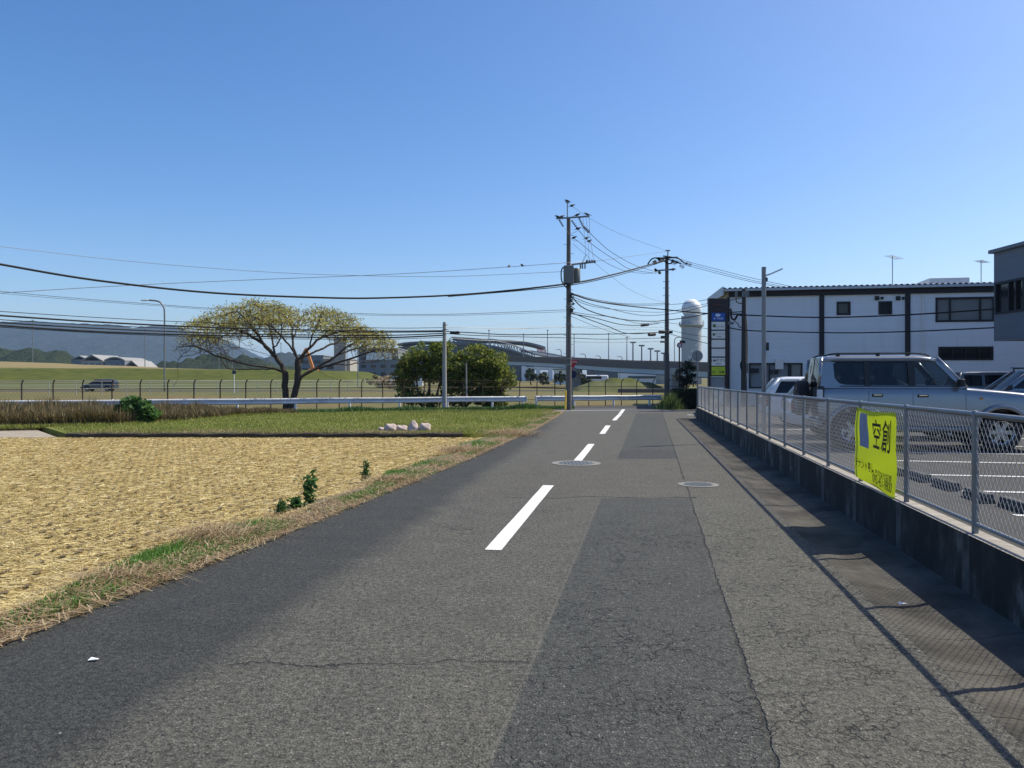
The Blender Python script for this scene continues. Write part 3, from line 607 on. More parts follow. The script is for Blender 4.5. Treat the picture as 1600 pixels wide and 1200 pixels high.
Y2 = 58.0; B2 = Vector((PX(1042, Y2), Y2, 0)); p2 = empty('utility_pole', B2, 0, 'slimmer utility pole behind the road end carrying dark cable bundles', 'utility pole')
def L2(px, py, Y=Y2): return P(px, py, Y) - B2
MB().tube([(0, 0, -.35), (0, 0, L2(1042, 405).z)], [.20, .12], 16).build('shaft', 'pole_conc', p2, auto=40)
MB().tube([L2(1043.5, 407), L2(1043.5, 392)], .045, 6).box(L2(1043.5, 391.5), (.32, .12, .08)).build('top_rod', 'galv', p2)
for (xa, ya, xb, yb) in ((1026, 404, 1059, 402), (1025, 423, 1055.5, 420.5)): MB().bar(L2(xa, ya, 57.8), L2(xb, yb, 57.8), .1, .1).build('crossarm', 'galv', p2)
b = MB()
for q in ((1026, 421), (1032, 425), (1050, 420), (1031, 404), (1050, 407), (1056, 409)): string(L2(*q, 57.7), L2(q[0] + (3 if q[0] > 1042 else -3), q[1] + 2, 57.7), .09)
for x0, y0, x1_, y1_ in ((1020, 411, 1026, 409), (1029, 408, 1038, 405), (1048, 409, 1056, 412), (1062, 414, 1069, 418), (1072, 410, 1080, 415)): string(L2(x0, y0), L2(x1_, y1_), .12)
b.each('insulator', 'ins', p2, auto=50)
b = MB()
for pts in ([(1012, 413), (1018, 405), (1026, 403), (1040, 404), (1052, 408), (1064, 412)], [(1026, 404), (1036, 403), (1048, 402), (1060, 404), (1068, 410), (1074, 413)], [(1038, 408), (1044, 412), (1050, 411)], [(1036, 400), (1044, 401), (1058, 403.5)]): b.tube(catmull([L2(x, y, 57.7) for x, y in pts], 5), .05, 5)
b.each('jumper_cable', 'cable', p2)
b = MB(); b.box(L2(1041, 519), (.9, .14, .18)).box(L2(1038, 527), (.5, .14, .2)).box(L2(1033, 519), (.35, .2, .22)).box(L2(1036, 534), (.4, .14, .14))
for y in (440, 450, 462, 474): b.box(L2(1041, y), (.5, .03, .03))
b.each('cable_bracket', 'black', p2)

Ys = 41.0; Bs = Vector((PX(694.5, Ys), Ys, 0)); t = empty('concrete_post', Bs, 0, 'short concrete cable post standing before the bushes', 'utility pole')
MB().tube([(0, 0, -.1), (0, 0, 4.42)], [.125, .085], 16).build('shaft', 'concrete', t, auto=40)
b = MB()
for z in (4.25, 4.02, 3.8): b.lathe([(.09, z), (.1, z), (.1, z + .04), (.09, z + .04)], n=14).tube([(0, -.1, z + .02), (.2, -.12, z + .02)], .012, 5)
b.build('band', 'galv', t)
tag(MB().tube([P(703, 520.5, 40.6), P(704.5, 520.2, 40.6), P(717.5, 519.5, 40.4), P(719, 519.8, 40.4)], [.03, .075, .075, .03], 10).build('cable_closure', 'black', auto=40), 'black cable joint box hanging beside the short concrete post', 'cable box')
tag(MB().tube([P(729, 629, 43), P(728.5, 567, 43)], [.045, .03], 8).build('thin_post', 'concrete', auto=40), 'thin pale concrete post in front of the right hand bush', 'post')

Y3 = 40.5; B3p = Vector((PX(1162.5, Y3), Y3, .17)); p3 = empty('utility_pole', B3p, 0, 'dark concrete pole with looped cables before the white building', 'utility pole')
def L3(px, py, Y=Y3): return P(px, py, Y) - B3p
MB().tube([(0, 0, -.1), (0, 0, L3(1162, 452).z)], [.16, .1], 16).build('shaft', 'pole_dark', p3, auto=40)
b = MB().tube(catmull([L3(1138, 484), L3(1142, 484), L3(1143, 496), L3(1148, 499), L3(1153, 492), L3(1160, 493)]), .05, 6).tube(catmull([L3(1150, 465), L3(1151, 472), L3(1157, 474), L3(1161, 473)]), .025, 5).tube(catmull([L3(1146, 500), L3(1153, 506), L3(1155, 511), L3(1161, 511)]), .022, 5).tube(catmull([L3(1164, 470), L3(1167, 520), L3(1167, 560), L3(1167, 578)]), .03, 5).tube(catmull([L3(1161, 560), L3(1157, 570), L3(1160, 582), L3(1163, 586)]), .035, 5)
b.each('cable_loop', 'cable', p3, smooth=True)
MB().box(L3(1150.5, 460, 40.2), (.1, .1, .26)).box(L3(1165, 460, 40.2), (.3, .16, .26)).box(L3(1142, 505, 40.2), (.28, .12, .12)).box(L3(1167.5, 575, 40.3), (.1, .1, .5)).each('cable_box', 'trafo', p3, bevel=.01)

Y4 = 20.0; B4 = Vector((PX(1193.5, Y4), Y4, .17)); t = empty('lamp_post', B4, 0, 'slim galvanised steel lamp post standing in the parking lot behind the fence', 'lamp post')
zt = P(1193, 418, Y4).z - .17
MB().tube([(0, 0, 0), (0, 0, zt)], .054, 14).lathe([(.057, zt - .03), (.057, zt + .01), (.01, zt + .02)], n=14).build('shaft', 'galv', t, auto=40)
MB().tube([(.04, 0, zt - .2), (.14, -.02, zt - .17)], .02, 6).bar((.12, -.02, zt - .18), (.44, -.05, zt - .04), .09, .035).build('lamp_arm', 'rail_white', t)
MB().box((.06, 0, zt - .3), (.06, .05, .1)).box((.09, 0, 2.2), (.06, .06, .2)).build('junction_box', 'black', t)

# ---------------------------------------------------------------- overhead wires, each traced through its span
def mk(pts, r, label, m='cable'):
    q = catmull([P(*p) for p in pts], 7); o = q[0].copy(); ob = MB().tube([v - o for v in q], r * 1.2, 5).build('overhead_cable', m); ob.location = o; return tag(ob, label, 'overhead cable')
mk([(-60, 402, 28), (0, 413, 29), (150, 438, 31), (330, 457.5, 33.5), (500, 465, 35.8), (600, 465.5, 37), (740, 459, 38.6), (890, 443, 39.6), (954, 430, 46), (1003, 417, 52), (1040, 406, 57.7)], .036, 'thick black cable sweeping across the whole left sky to the tall pole')
mk([(700, 463.5, 38), (820, 453.5, 39), (890, 446, 39.6), (954, 433, 46), (1003, 419.5, 52), (1038, 408, 57.7)], .018, 'thinner cable running just under the thick black cable')
mk([(-40, 462, 30), (0, 458, 30.6), (200, 446, 33.5), (400, 437, 36), (640, 427, 38), (888, 410.5, 39.8), (930, 408, 43), (975, 402, 49), (1040, 393, 57.8)], .010, 'thin wire rising to the right with two crows on it', 'cable_grey')
mk([(-40, 380, 29), (0, 385, 30), (200, 408, 33.5), (400, 424, 36.5), (540, 430, 38), (700, 432, 39), (888, 424, 40)], .008, 'thin wire sagging from the upper left edge of the sky', 'cable_grey')
mk([(-40, 450, 60), (0, 455, 60), (100, 464.5, 60), (250, 476, 60), (356, 483, 60), (560, 490, 60), (700, 491, 60), (888, 484, 60)], .016, 'faint paired wire passing behind the top of the yellow tree', 'cable_grey')
mk([(-40, 453, 61), (0, 458, 61), (100, 467, 61), (250, 478, 61), (356, 485, 61), (560, 492, 61), (700, 493, 61), (888, 487, 61)], .012, 'lower faint wire of the pair behind the yellow tree', 'cable_grey')
for k, (ya, yb, yc, yd, r, lab) in enumerate(((486.5, 496, 508, 512.5, .012, 'topmost thin wire of the left bundle ending at the short post'), (493, 503, 515, 517.5, .03, 'heavy lashed cable of the left bundle ending at the short post'), (499.5, 508, 518, 519.5, .014, 'thin wire just under the heavy lashed cable on the left'), (504, 513, 523, 524, .022, 'medium cable in the lower part of the left bundle'), (508.5, 518, 526.5, 527.5, .03, 'lowest heavy cable of the left bundle crossing the mountains'), (511, 520, 529.5, 530, .012, 'thin wire skirting the lowest heavy cable on the left'))):
    mk([(-60, ya - 5, 30), (0, ya, 31), (150, yb, 33.5), (300, yb + (yc - yb) * .62, 36), (450, yc, 38), (600, yd, 40), (694, [512, 517, 518.5, 521, 524, 527][k], 41)], r, lab)
for (ys, r, lab) in (((512, 512, 513, 511.5, 514, 516), .010, 'uppermost wire between the short post and the slim far pole'), ((517.5, 520, 523, 522, 522, 519), .022, 'heavy wire from the short post to the bracket of the far pole'), ((521, 524, 526, 528, 530, 528), .016, 'middle wire between the short post and the far pole'), ((527, 531, 533, 534, 535, 533.5), .010, 'lowest wire between the short post and the far pole'), ((514, 515, 514, 511, 510.5, 512), .007, 'hair thin wire above the terminal roof between the poles')):
    mk([(694, ys[0], 41), (740, ys[1], 42), (800, ys[2], 44), (888, ys[3], 47.5), (950, ys[4], 51.5), (1041, ys[5], 57.8)], r, lab, 'cable_grey' if r < .011 else 'cable')
W = [([(892, 462, 39.8), (910, 480, 41), (940, 492, 44), (980, 500, 49), (1020, 502, 54), (1042, 500, 56), (1075, 496, 50), (1107, 490, 46), (1160, 487, 40.6)], .024, 'black cable sagging deepest from the tall pole past the radar tower'),
 ([(893, 459, 39.8), (920, 468, 42), (957, 475, 46), (1000, 480, 52), (1042, 484, 57), (1107, 490, 46), (1160, 491, 40.6)], .032, 'heavy black cable from the tall pole past the radar dome'),
 ([(893, 458, 39.8), (925, 467, 43), (970, 474, 49), (1010, 475, 54), (1042, 473.5, 57)], .013, 'thin wire fanning out highest below the transformer'),
 ([(893, 458.5, 39.8), (915, 466, 42), (950, 473, 47), (1000, 477, 53), (1060, 475, 52), (1107, 468, 47)], .012, 'thin wire passing in front of the dome top'),
 ([(893, 463, 39.8), (920, 474, 42), (944, 480, 45), (990, 491, 51), (1020, 493, 54), (1064, 488, 52), (1107, 477, 47), (1160, 465, 40.8)], .014, 'wire dipping under the dome and rising to the dark pole'),
 ([(893, 466, 39.8), (920, 477, 42), (955, 483, 46), (1000, 487, 52), (1042, 487, 57), (1107, 474, 47)], .012, 'thin wire crossing the middle of the radar dome'),
 ([(892, 487, 39.8), (920, 491.5, 43), (960, 496, 48), (1000, 505.5, 53), (1040, 504, 57.6), (1107, 514, 47)], .012, 'thin wire from the lower clamp of the tall pole to the sign'),
 ([(892, 488, 39.8), (920, 499, 43), (950, 510, 47), (980, 521, 51), (1020, 520, 55), (1041, 518, 57.6)], .02, 'cable slanting steeply down from the tall pole to the far pole bracket'),
 ([(892, 494, 39.8), (920, 506, 43), (950, 517, 47), (985, 527, 51)], .009, 'hair thin wire slanting down from the tall pole'),
 ([(892, 490, 39.8), (930, 497, 44), (970, 507, 49), (1005, 508, 53), (1030, 505, 56)], .02, 'cable with a black joint near the middle of the span'),
 ([(1041, 520, 57.6), (1065, 527, 54), (1107, 537, 47)], .016, 'wire leaving the far pole towards the sign tower with a black joint'),
 ([(1041, 514, 57.6), (1070, 521, 53), (1107, 527, 47)], .012, 'upper thin wire leaving the far pole towards the sign tower'),
 ([(1160, 491.5, 40.5), (1180, 493, 40), (1287, 496, 38), (1415, 492, 36), (1553, 483, 33), (1640, 476, 31)], .028, 'upper black cable strung across the white building front'),
 ([(1137, 512, 41.5), (1180, 517, 40), (1313, 520, 38), (1420, 518, 36), (1553, 512, 33), (1640, 507, 31)], .024, 'lower grey cable strung across the white building front'),
 ([(1050, 406, 57.6), (1079, 416, 56), (1124, 428, 54), (1180, 441.5, 51), (1262, 457, 47)], .012, 'lowest of three wires descending from the far pole to the roof'),
 ([(1050, 405, 57.6), (1079, 413, 56), (1124, 425, 54), (1180, 439, 51), (1262, 455, 47)], .012, 'middle of three wires descending from the far pole to the roof'),
 ([(1058, 403, 57.6), (1079, 410, 56), (1124, 421.5, 54), (1180, 435.5, 51), (1262, 453, 47)], .012, 'uppermost of three wires descending from the far pole to the roof'),
 ([(921, 363, 40), (930, 372, 41), (954, 393, 44), (991, 414, 50), (1026, 425, 57)], .012, 'power line from the outer crossarm insulator of the tall pole', ),
 ([(902, 357, 39.9), (923, 380, 41.5), (962, 407, 46), (986, 421, 50), (1025, 427, 57)], .012, 'power line from the inner insulator with perched crows'),
 ([(893, 372, 40), (902, 376, 40.3), (937, 404, 43.5), (970, 421, 48), (1003, 427, 53), (1032, 426, 57.5)], .010, 'lowest power line from below the crossarm of the tall pole'),
 ([(887, 317, 40), (905, 330, 41), (930, 346, 44), (975, 368, 50), (1042, 392, 57.8)], .006, 'overhead earth wire between the two pole tops'),
 ([(895, 381, 40), (920, 402, 42), (950, 428, 46), (985, 453, 51), (1020, 468, 56), (1041, 472, 57.6)], .006, 'faint wire sloping across the gap between both tall poles')]
for wdef in W: mk(*wdef)
for (pa, pb, r, lab) in (((1001, 508.5, 52.5), (1014, 507, 53.5), .09, 'black cable joint on the span left of the far pole'), ((1013, 523, 54.5), (1024, 522.5, 55.5), .11, 'black cable joint hanging just left of the far pole'), ((1063, 533.5, 53.5), (1070, 534.5, 53), .09, 'black cable joint in front of the radar tower')):
    a_, b_ = P(*pa), P(*pb); d = b_ - a_; ob = MB().tube([Vector(), d * .1, d * .9, d], [.03, r, r, .03], 8).build('cable_closure', 'black', auto=40); ob.location = a_; tag(ob, lab, 'cable box')

# ---------------------------------------------------------------- crows
def crow_mesh():
    b = MB(); b.lathe([(.004, -.16), (.05, -.11), (.078, -.02), (.075, .06), (.05, .12), (.035, .15)], (0, 0, .1), 10, Matrix.Rotation(math.radians(62), 3, 'Y'))
    b.ball((.145, 0, .2), (.05, .042, .043), 10); b.tube([(.18, 0, .2), (.26, 0, .185)], [.022, .003], 6)
    b.add([(-.1, -.03, .06), (-.1, .03, .06), (-.3, .045, -.03), (-.3, -.045, -.03), (-.1, -.03, .035), (-.1, .03, .035), (-.3, .045, -.045), (-.3, -.045, -.045)], [(0, 1, 2, 3), (7, 6, 5, 4), (0, 3, 7, 4), (1, 5, 6, 2), (2, 6, 7, 3), (0, 4, 5, 1)])
    for s in (-1, 1):
        b.add([(.08, s * .05, .17), (.02, s * .085, .12), (-.2, s * .03, .03), (-.05, s * .04, .15), (.08, s * .04, .165)], [(0, 1, 2, 3), (0, 3, 4)])
        b.tube([(.01, s * .03, .05), (.015, s * .03, -.01)], .009, 4)
    return b
b0 = crow_mesh().build('crow', 'crow', auto=60); first = True
crows = [(886.8, 316.2, 40, 'black crow perched on the very tip of the tall pole', 2.6), (893.5, 323.5, 40.4, 'black crow sitting on the earth wire just below the pole tip', .3), (872, 341, 39.8, 'leftmost black crow on the upper crossarm', 2.8), (877.5, 340.5, 39.8, 'second black crow from the left on the upper crossarm', .5), (901.5, 338, 39.65, 'black crow on the crossarm right of the pole shaft', .1), (917.7, 337, 39.55, 'black crow at the right end of the upper crossarm', 3.0), (896.3, 373.5, 40.1, 'black crow on the lowest power line close beside the pole', .2), (916, 374.2, 41, 'upper of two black crows on the inner power line', .4), (920.5, 378.7, 41.3, 'lower of two black crows on the inner power line', .4), (903, 359.5, 40, 'black crow close to the inner insulator string', .2), (795, 418.2, 39.1, 'left one of two crows on the thin wire over the bushes', 1.2), (816, 416.8, 39.3, 'right one of two crows on the thin wire over the bushes', 2.0)]
for (px, py, Y, lab, rz) in crows:
    o = b0 if first else b0.copy(); 
    if not first: COL.objects.link(o)
    first = False; o.location = P(px, py, Y); o.rotation_euler = (0, .1, rz); o.scale = (.72,) * 3; tag(o, lab, 'bird', 'crows perched on the pole and wires')

# ---------------------------------------------------------------- signs
t = empty('road_sign', Vector((PX(894.5, 44), 44, 0)), 0, 'red stop sign above a dark round sign on one pole behind the tall utility pole', 'road sign')
BL = t.location
MB().tube([(0, 0, -.2), (0, 0, 2.75)], .03, 10).build('pole', 'galv', t, auto=40)
tri = [(-.4, .69), (.4, .69), (0, 0)]
def plate(poly, th, zc, y0, name, m, parent, R=0):
    b = MB(); n = len(poly); c, s = math.cos(R), math.sin(R); f = lambda x, y: (x * c - y * s, x * s + y * c)
    vs = [(*f(x, y0), z + zc) for x, z in poly] + [(*f(x, y0 + th), z + zc) for x, z in poly]
    b.add(vs, [tuple(range(n)), tuple(range(n, 2 * n))[::-1]] + [(k, n + k, n + (k + 1) % n, (k + 1) % n) for k in range(n)]); return b.build(name, m, parent)
plate([(0, 0), (.3, .52), (-.3, .52)], .012, 2.05, -.06, 'stop_plate', 'red', t, .35)
plate([(.22 * math.cos(k * math.pi / 16), .22 * math.sin(k * math.pi / 16)) for k in range(32)], .012, 1.78, -.06, 'round_plate', 'blue', t, .35)
text('止まれ', 'white', t, frame4((.02 * 0 + math.sin(.35) * .065, -math.cos(.35) * .065 * 1.02, 2.44), (math.cos(.35), math.sin(.35), 0)), .15)
t = empty('road_sign', (PX(1090, 31.6), 31.6, 0), 0, 'round sign seen from its grey back on a thin pole at the wall end', 'road sign')
MB().tube([(0, 0, -.1), (0, 0, 2.62)], .03, 10).build('pole', 'galv', t, auto=40)
plate([(.215 * math.cos(k * math.pi / 16), .215 * math.sin(k * math.pi / 16)) for k in range(32)], .012, 2.45, .04, 'round_plate', 'signback', t)
MB().box((0, .035, 2.53), (.3, .012, .03)).box((0, .035, 2.37), (.3, .012, .03)).build('bracket', 'galv', t)
t = empty('road_sign', (PX(1061.5, 50), 50, -.3), 0, 'small round white sign with red ring on a dark pole by the hedge', 'road sign')
MB().tube([(0, 0, 0), (0, 0, 4.0)], .045, 8).build('pole', 'rust', t)
zc = P(1061, 539.5, 50).z + .3; d32 = lambda r: [(r * math.cos(k * math.pi / 14), r * math.sin(k * math.pi / 14)) for k in range(28)]
plate(d32(.17), .012, zc, -.075, 'face', 'white', t); b = MB(); n = 28
b.add([(x, -.07, z + zc) for x, z in d32(.17)] + [(x, -.085, z + zc) for x, z in d32(.165)] + [(x, -.085, z + zc) for x, z in d32(.11)], [(k, (k + 1) % n, n + (k + 1) % n, n + k) for k in range(n)] + [(n + k, n + (k + 1) % n, 2 * n + (k + 1) % n, 2 * n + k) for k in range(n)]); b.build('rim', 'red', t)
t = empty('road_sign', (PX(366, 101), 101, -.32), 0, 'distant dark round sign on a white pole beyond the fence', 'road sign')
MB().tube([(0, 0, 0), (0, 0, 2.9)], .05, 8).build('pole', 'white', t); plate(d32(.26), .02, P(366, 581.5, 101).z + .32, -.08, 'round_plate', 'blue', t)

# ---------------------------------------------------------------- street lamps and masts
def lamp(px, Y, ytop, ybase, arm, label, r=.09, name='street_lamp'):
    zb = P(px, ybase, Y).z; zt = P(px, ytop, Y).z; t = empty(name, (PX(px, Y), Y, zb), 0, label, 'street lamp'); H = zt - zb
    if arm: MB().tube(catmull([(0, 0, 0), (0, 0, H * .45), (0, 0, H * .84), (arm * .06, 0, H * .93), (arm * .3, 0, H * .985), (arm * .8, 0, H)], 6), r * .75, 8).build('pole', 'galv', t, smooth=True); MB().ball((arm * 1.0, 0, H - .02), (abs(arm) * .26, .16, .1), 10).build('lamp_head', 'rail_white', t, smooth=True)
    else: MB().tube([(0, 0, 0), (0, 0, H)], [r, r * .6], 8).build('pole', 'galv', t); MB().box((0, 0, H + .1), (.34, .3, .2)).build('lamp_head', 'trafo', t)
    return t
lamp(257, 96, 469, 611, -2.3, 'tall curved street lamp beyond the fence left of the yellow tree', .13)
for (px, y0, y1, Y, lab) in ((51, 501, 566, 230, 'leftmost thin mast on the grass embankment before the mountains'), (226.5, 515, 573, 230, 'thin mast on the embankment close to the curved street lamp'), (342, 532, 577, 230, 'thin mast showing between left twigs of the yellow tree'), (363, 545, 577, 230, 'shortest mast on the embankment under the tree crown'), (439, 537, 578, 230, 'thin mast on the embankment behind the tree trunks'), (559, 540, 605, 120, 'nearer pale mast right of the yellow tree trunk')):
    lamp(px, Y, y0, y1, 0, lab, .13 if Y > 200 else .07, 'light_mast')
for (px, y0, lab) in ((764, 517, 'mast rising highest above the bushes before the terminal roof'), (818, 523, 'mast over the right end of the terminal truss'), (855.5, 517, 'tall mast left of the utility pole above the viaduct'), (897, 523, 'mast just right of the tall utility pole'), (951, 522, 'tall slim mast over the viaduct right of the stop sign'), (979.5, 528, 'slim mast left of the row of floodlight towers')):
    lamp(px, 175, y0, 572, 0, lab, .12, 'light_mast')
for (px, y0, lab) in ((989, 535, 'tallest floodlight tower, at the left end of its row'), (1002.6, 540, 'second floodlight tower from the left with a small box halfway'), (1016.6, 545, 'third floodlight tower in the middle of the row'), (1027, 548.5, 'fourth floodlight tower, shorter and farther off'), (1037.5, 552, 'smallest floodlight tower right beside the far pole')):
    Y = 380; t = empty('floodlight_tower', (PX(px, Y), Y, -.3), 0, lab, 'light tower', 'floodlight towers behind the viaduct'); H = P(px, y0, Y).z + .3
    MB().tube([(0, 0, 0), (0, 0, H)], [.45, .3], 8).build('shaft', 'galv', t); MB().box((0, 0, H), (2.6, 1, .7)).build('lamp_rack', 'trafo', t)
for (px, y0, arm, lab) in ((915, 553, -1.1, 'small curved lamp on the viaduct near the stop sign'), (938, 556, -1, 'small curved lamp in the middle of the viaduct'), (972, 557, -1, 'small curved lamp on the viaduct before the floodlights'), (1054, 527, 1.5, 'curved lamp between the far pole and the radar tower'), (877, 546, -1, 'curved lamp on the viaduct left of the utility pole')):
    lamp(px, 190, y0, 572, arm, lab, .12)
# ---------------------------------------------------------------- vehicles
def fill2d(outer, holes, f, name, m, parent, thick=0):
    bm = bmesh.new(); es = []
    for loop in [outer] + holes:
        vs = [bm.verts.new((x, z, 0)) for x, z in loop]; es += [bm.edges.new((vs[i], vs[(i + 1) % len(vs)])) for i in range(len(vs))]
    bmesh.ops.triangle_fill(bm, use_beauty=True, use_dissolve=False, edges=es)
    for v in bm.verts: v.co = f(v.co.x, v.co.y)
    if thick: bmesh.ops.recalc_face_normals(bm, faces=bm.faces)
    me = bpy.data.meshes.new(name); bm.to_mesh(me); bm.free(); o = link(name, me, m, parent)
    if thick: sm = o.modifiers.new('thickness', 'SOLIDIFY'); sm.thickness = thick; sm.offset = 0
    return o
def wheel(parent, loc, r, wd, side, rim='rim', axis='y', name='wheel', spokes=6):
    M = Matrix.Rotation(math.radians(90 if side < 0 else -90), 3, 'X') if axis == 'y' else Matrix.Rotation(math.radians(-90), 3, 'Y')
    h = wd / 2; rr = r * .6
    o = MB().lathe([(rr, -h * .9), (r * .82, -h), (r * .95, -h * .85), (r, -h * .5), (r, h * .5), (r * .95, h * .85), (r * .82, h), (rr, h * .9), (rr, -h * .9)], n=28, M=M, close=False).build(name, 'rubber', parent, auto=35); o.location = loc
    b = MB().lathe([(rr * 1.0, h * .92), (rr * .93, h * .85), (rr * .88, h * .3), (rr * .86, -h * .2)], n=28, M=M); b.f = b.f[:-2]; b.mi = b.mi[:-2]
    b.lathe([(.01, h * .62), (rr * .24, h * .6), (rr * .3, h * .4), (rr * .3, -.02)], n=14, M=M)
    for k in range(spokes):
        a = 2 * math.pi * k / spokes; R = M @ Matrix.Rotation(a, 3, 'Z'); b.box(R @ Vector((rr * .58, 0, h * .42)), (rr * .72, rr * .34, h * .25), M=R)
    b.build('rim', rim, o, auto=35); MB().lathe([(rr * .86, -h * .1), (.01, -h * .1)], n=20, M=M).build('brake_disc', 'black', o)
    return o
def lerp_pl(pl, x): return float(np.interp(x, [p[0] for p in pl], [p[1] for p in pl]))
def car(name, label, cat, paint, sp, loc, rz, group=None, rim='rim', glass='glass'):
    t = empty(name, loc, rz, label, cat, group); ax0, ax1 = sp['ax']; R = sp['r']; ra = R * 1.24
    xs = sorted(set([round(x, 4) for x in np.linspace(sp['x0'], sp['x1'], 61)] + [a + ra * math.cos(k * math.pi / 14) for a in (ax0, ax1) for k in range(15)] + [a + s * (ra + .002) for a in (ax0, ax1) for s in (-1, 1)]))
    hw = sp['hw']
    def W(x):
        e = .42; d0 = max(0, sp['x0'] + e - x) / e; d1 = max(0, x - (sp['x1'] - e)) / e
        return hw * (1 - .05 * d0 ** 2.5 - .14 * d1 ** 2.2)
    def ZB(x):
        z = lerp_pl(sp['sill'], x)
        for a in (ax0, ax1):
            if abs(x - a) < ra: z = max(z, R + math.sqrt(ra * ra - (x - a) ** 2))
        return z
    def sec(x):
        w_, zb, zt = W(x), ZB(x), lerp_pl(sp['top'], x); zb = min(zb, zt - .12); q = sp['sill'][1][1]; m1 = max(zb + .03, q + .12); m2 = max(zb + .05, q + .3); m3 = max(zb + .07, zt - .16)
        return [(w_ * .955, zb), (w_ * .99, zb + .02), (w_, m1), (w_ * 1.0, m2), (w_ * .985, m3), (w_ * .968, zt - .05), (w_ * .945, zt - .015), (w_ * .9, zt + .002), (w_ * .55, zt + .022), (0, zt + .03)]
    def side_y(x, z):
        s = sec(x); return float(np.interp(z, [p[1] for p in s[:8]], [p[0] for p in s[:8]]))
    V = []; k = 0
    for x in xs: s = sec(x); row = [(x, -y, z) for y, z in s] + [(x, y, z) for y, z in s[-2::-1]]; k = len(row); V += row
    b = MB(); fs = [(i * k + j, i * k + k + j, i * k + k + j + 1, i * k + j + 1) for i in range(len(xs) - 1) for j in range(k - 1)]
    cx0, cx1 = sp['cab']; mi = [1 if (cx0 < xs[f[0] // k] < cx1 and 7 <= f[0] % k <= k - 9) else 0 for f in fs]
    b.v = V; b.f = fs + [tuple(range(k)), tuple((len(xs) - 1) * k + j for j in range(k))[::-1]]; b.mi = mi + [0, 0]
    b.build('body', [paint, 'black'], t, auto=38)
    MB().box(((sp['x0'] + sp['x1']) / 2, 0, .52), (sp['x1'] - sp['x0'] - .5, hw * 1.2, .36)).build('underbody', 'black', t)
    belt, roof = sp['belt'], sp['roof']; wb, wr = hw * .945, sp['wr']
    mp = lambda s: (lambda x, z: Vector((x, s * (wb + (wr - wb) * (z - belt) / (roof - belt)), z)))
    for s in (-1, 1):
        fill2d(sp['outer'], sp['wins'], mp(s), 'window_frame', paint, t, .035)
        for i, wn in enumerate(sp['wins']):
            g = fill2d(wn, [], (lambda x, z, s=s: mp(s)(x, z) - Vector((0, s * .006, 0))), 'side_window', sp.get('gl', [glass] * 9)[i], t)
        for pl in sp.get('trim', []): fill2d(pl, [], (lambda x, z, s=s: mp(s)(x, z) + Vector((0, s * .021, 0))), 'pillar_trim', 'black', t)
    rx0, rx1 = sp['roofx']; n = 16; V = []
    for i in range(n + 1):
        x = rx0 + (rx1 - rx0) * i / n; e = min(i, n - i) / n; dz = -.05 * max(0, 1 - e * 6) ** 2
        V += [(x, y, z + dz) for y, z in ((-wr - .012, roof - .025), (-wr - .01, roof + .0), (-wr * .93, roof + .032), (-wr * .6, roof + .052), (0, roof + .06), (wr * .6, roof + .052), (wr * .93, roof + .032), (wr + .01, roof + .0), (wr + .012, roof - .025))]
    b = MB().add(V, [(i * 9 + j, i * 9 + j + 1, i * 9 + 10 + j, i * 9 + 9 + j) for i in range(n) for j in range(8)]); o = b.build('roof', paint, t, smooth=True); sm = o.modifiers.new('thickness', 'SOLIDIFY'); sm.thickness = .03; sm.offset = -1
    for (xb, xt, nm, bul, gl) in ((*sp['ws'], 'windscreen', .05, 'glass_clear'), (*sp['rw'], 'rear_window', -.03, glass)):
        V = []
        for j in range(5):
            f = j / 4; z = belt + .01 + (roof + .015 - belt) * f; y_ = (wb + (wr - wb) * f) * .985
            for i in range(9): q = -1 + i / 4; V.append((xb + (xt - xb) * f + bul * (1 - q * q), y_ * q, z + .02 * (1 - q * q) * f))
        MB().add(V, [(j * 9 + i, j * 9 + i + 1, j * 9 + 10 + i, j * 9 + 9 + i) for j in range(4) for i in range(8)]).build(nm, gl, t, smooth=True)
        for s in (-1, 1): MB().tube([(xb, s * wb * .99, belt), (xt, s * wr * .99, roof + .02)], .035, 8).build('pillar', paint, t, smooth=True)
    for x in (ax0, ax1):
        for s in (-1, 1): wheel(t, (x, s * (hw - sp['tw'] / 2 - .02), R), R, sp['tw'], s, rim)
    for x, z0, z1 in sp['seams']:
        for s in (-1, 1): MB().tube([(x, s * (side_y(x, z0 + (z1 - z0) * q / 6) + .0005), z0 + (z1 - z0) * q / 6) for q in range(7)], .0045, 4).build('door_seam', 'black', t)
    for x, z in sp['handles']:
        for s in (-1, 1): hd = MB().box((x, s * (side_y(x, z) + .008), z), (.2, .03, .055)).build('door_handle', 'black', t, bevel=.01); MB().box((x, s * (side_y(x, z) + .024), z + .008), (.15, .016, .022)).build('grip', 'chrome', hd)
    for s in (-1, 1):
        m = MB().box((sp['ws'][0] - .16, s * (hw + .1), belt + .1), (.1, .2, .15)).build('mirror', sp.get('mir', 'black'), t, bevel=.03)
        if sp.get('flare'):
            for a in (ax0, ax1): MB().tube([(a + (ra + .03) * math.cos(q), s * (hw * .998 + .012), R + (ra + .03) * math.sin(q)) for q in np.linspace(-.12, math.pi + .12, 21)], .052, 8).build('wheel_arch_flare', paint, t, smooth=True)
            MB().tube([(-.78, s * (hw - .02), .43), (.8, s * (hw - .02), .43)], .05, 8).build('side_step', 'galv', t)
        hx = sp['x1']; MB().ball((hx - .16, s * hw * .68, lerp_pl(sp['top'], hx - .2) - .13), (.12, .2, .09), 12).build('headlight', 'lens', t, smooth=True)
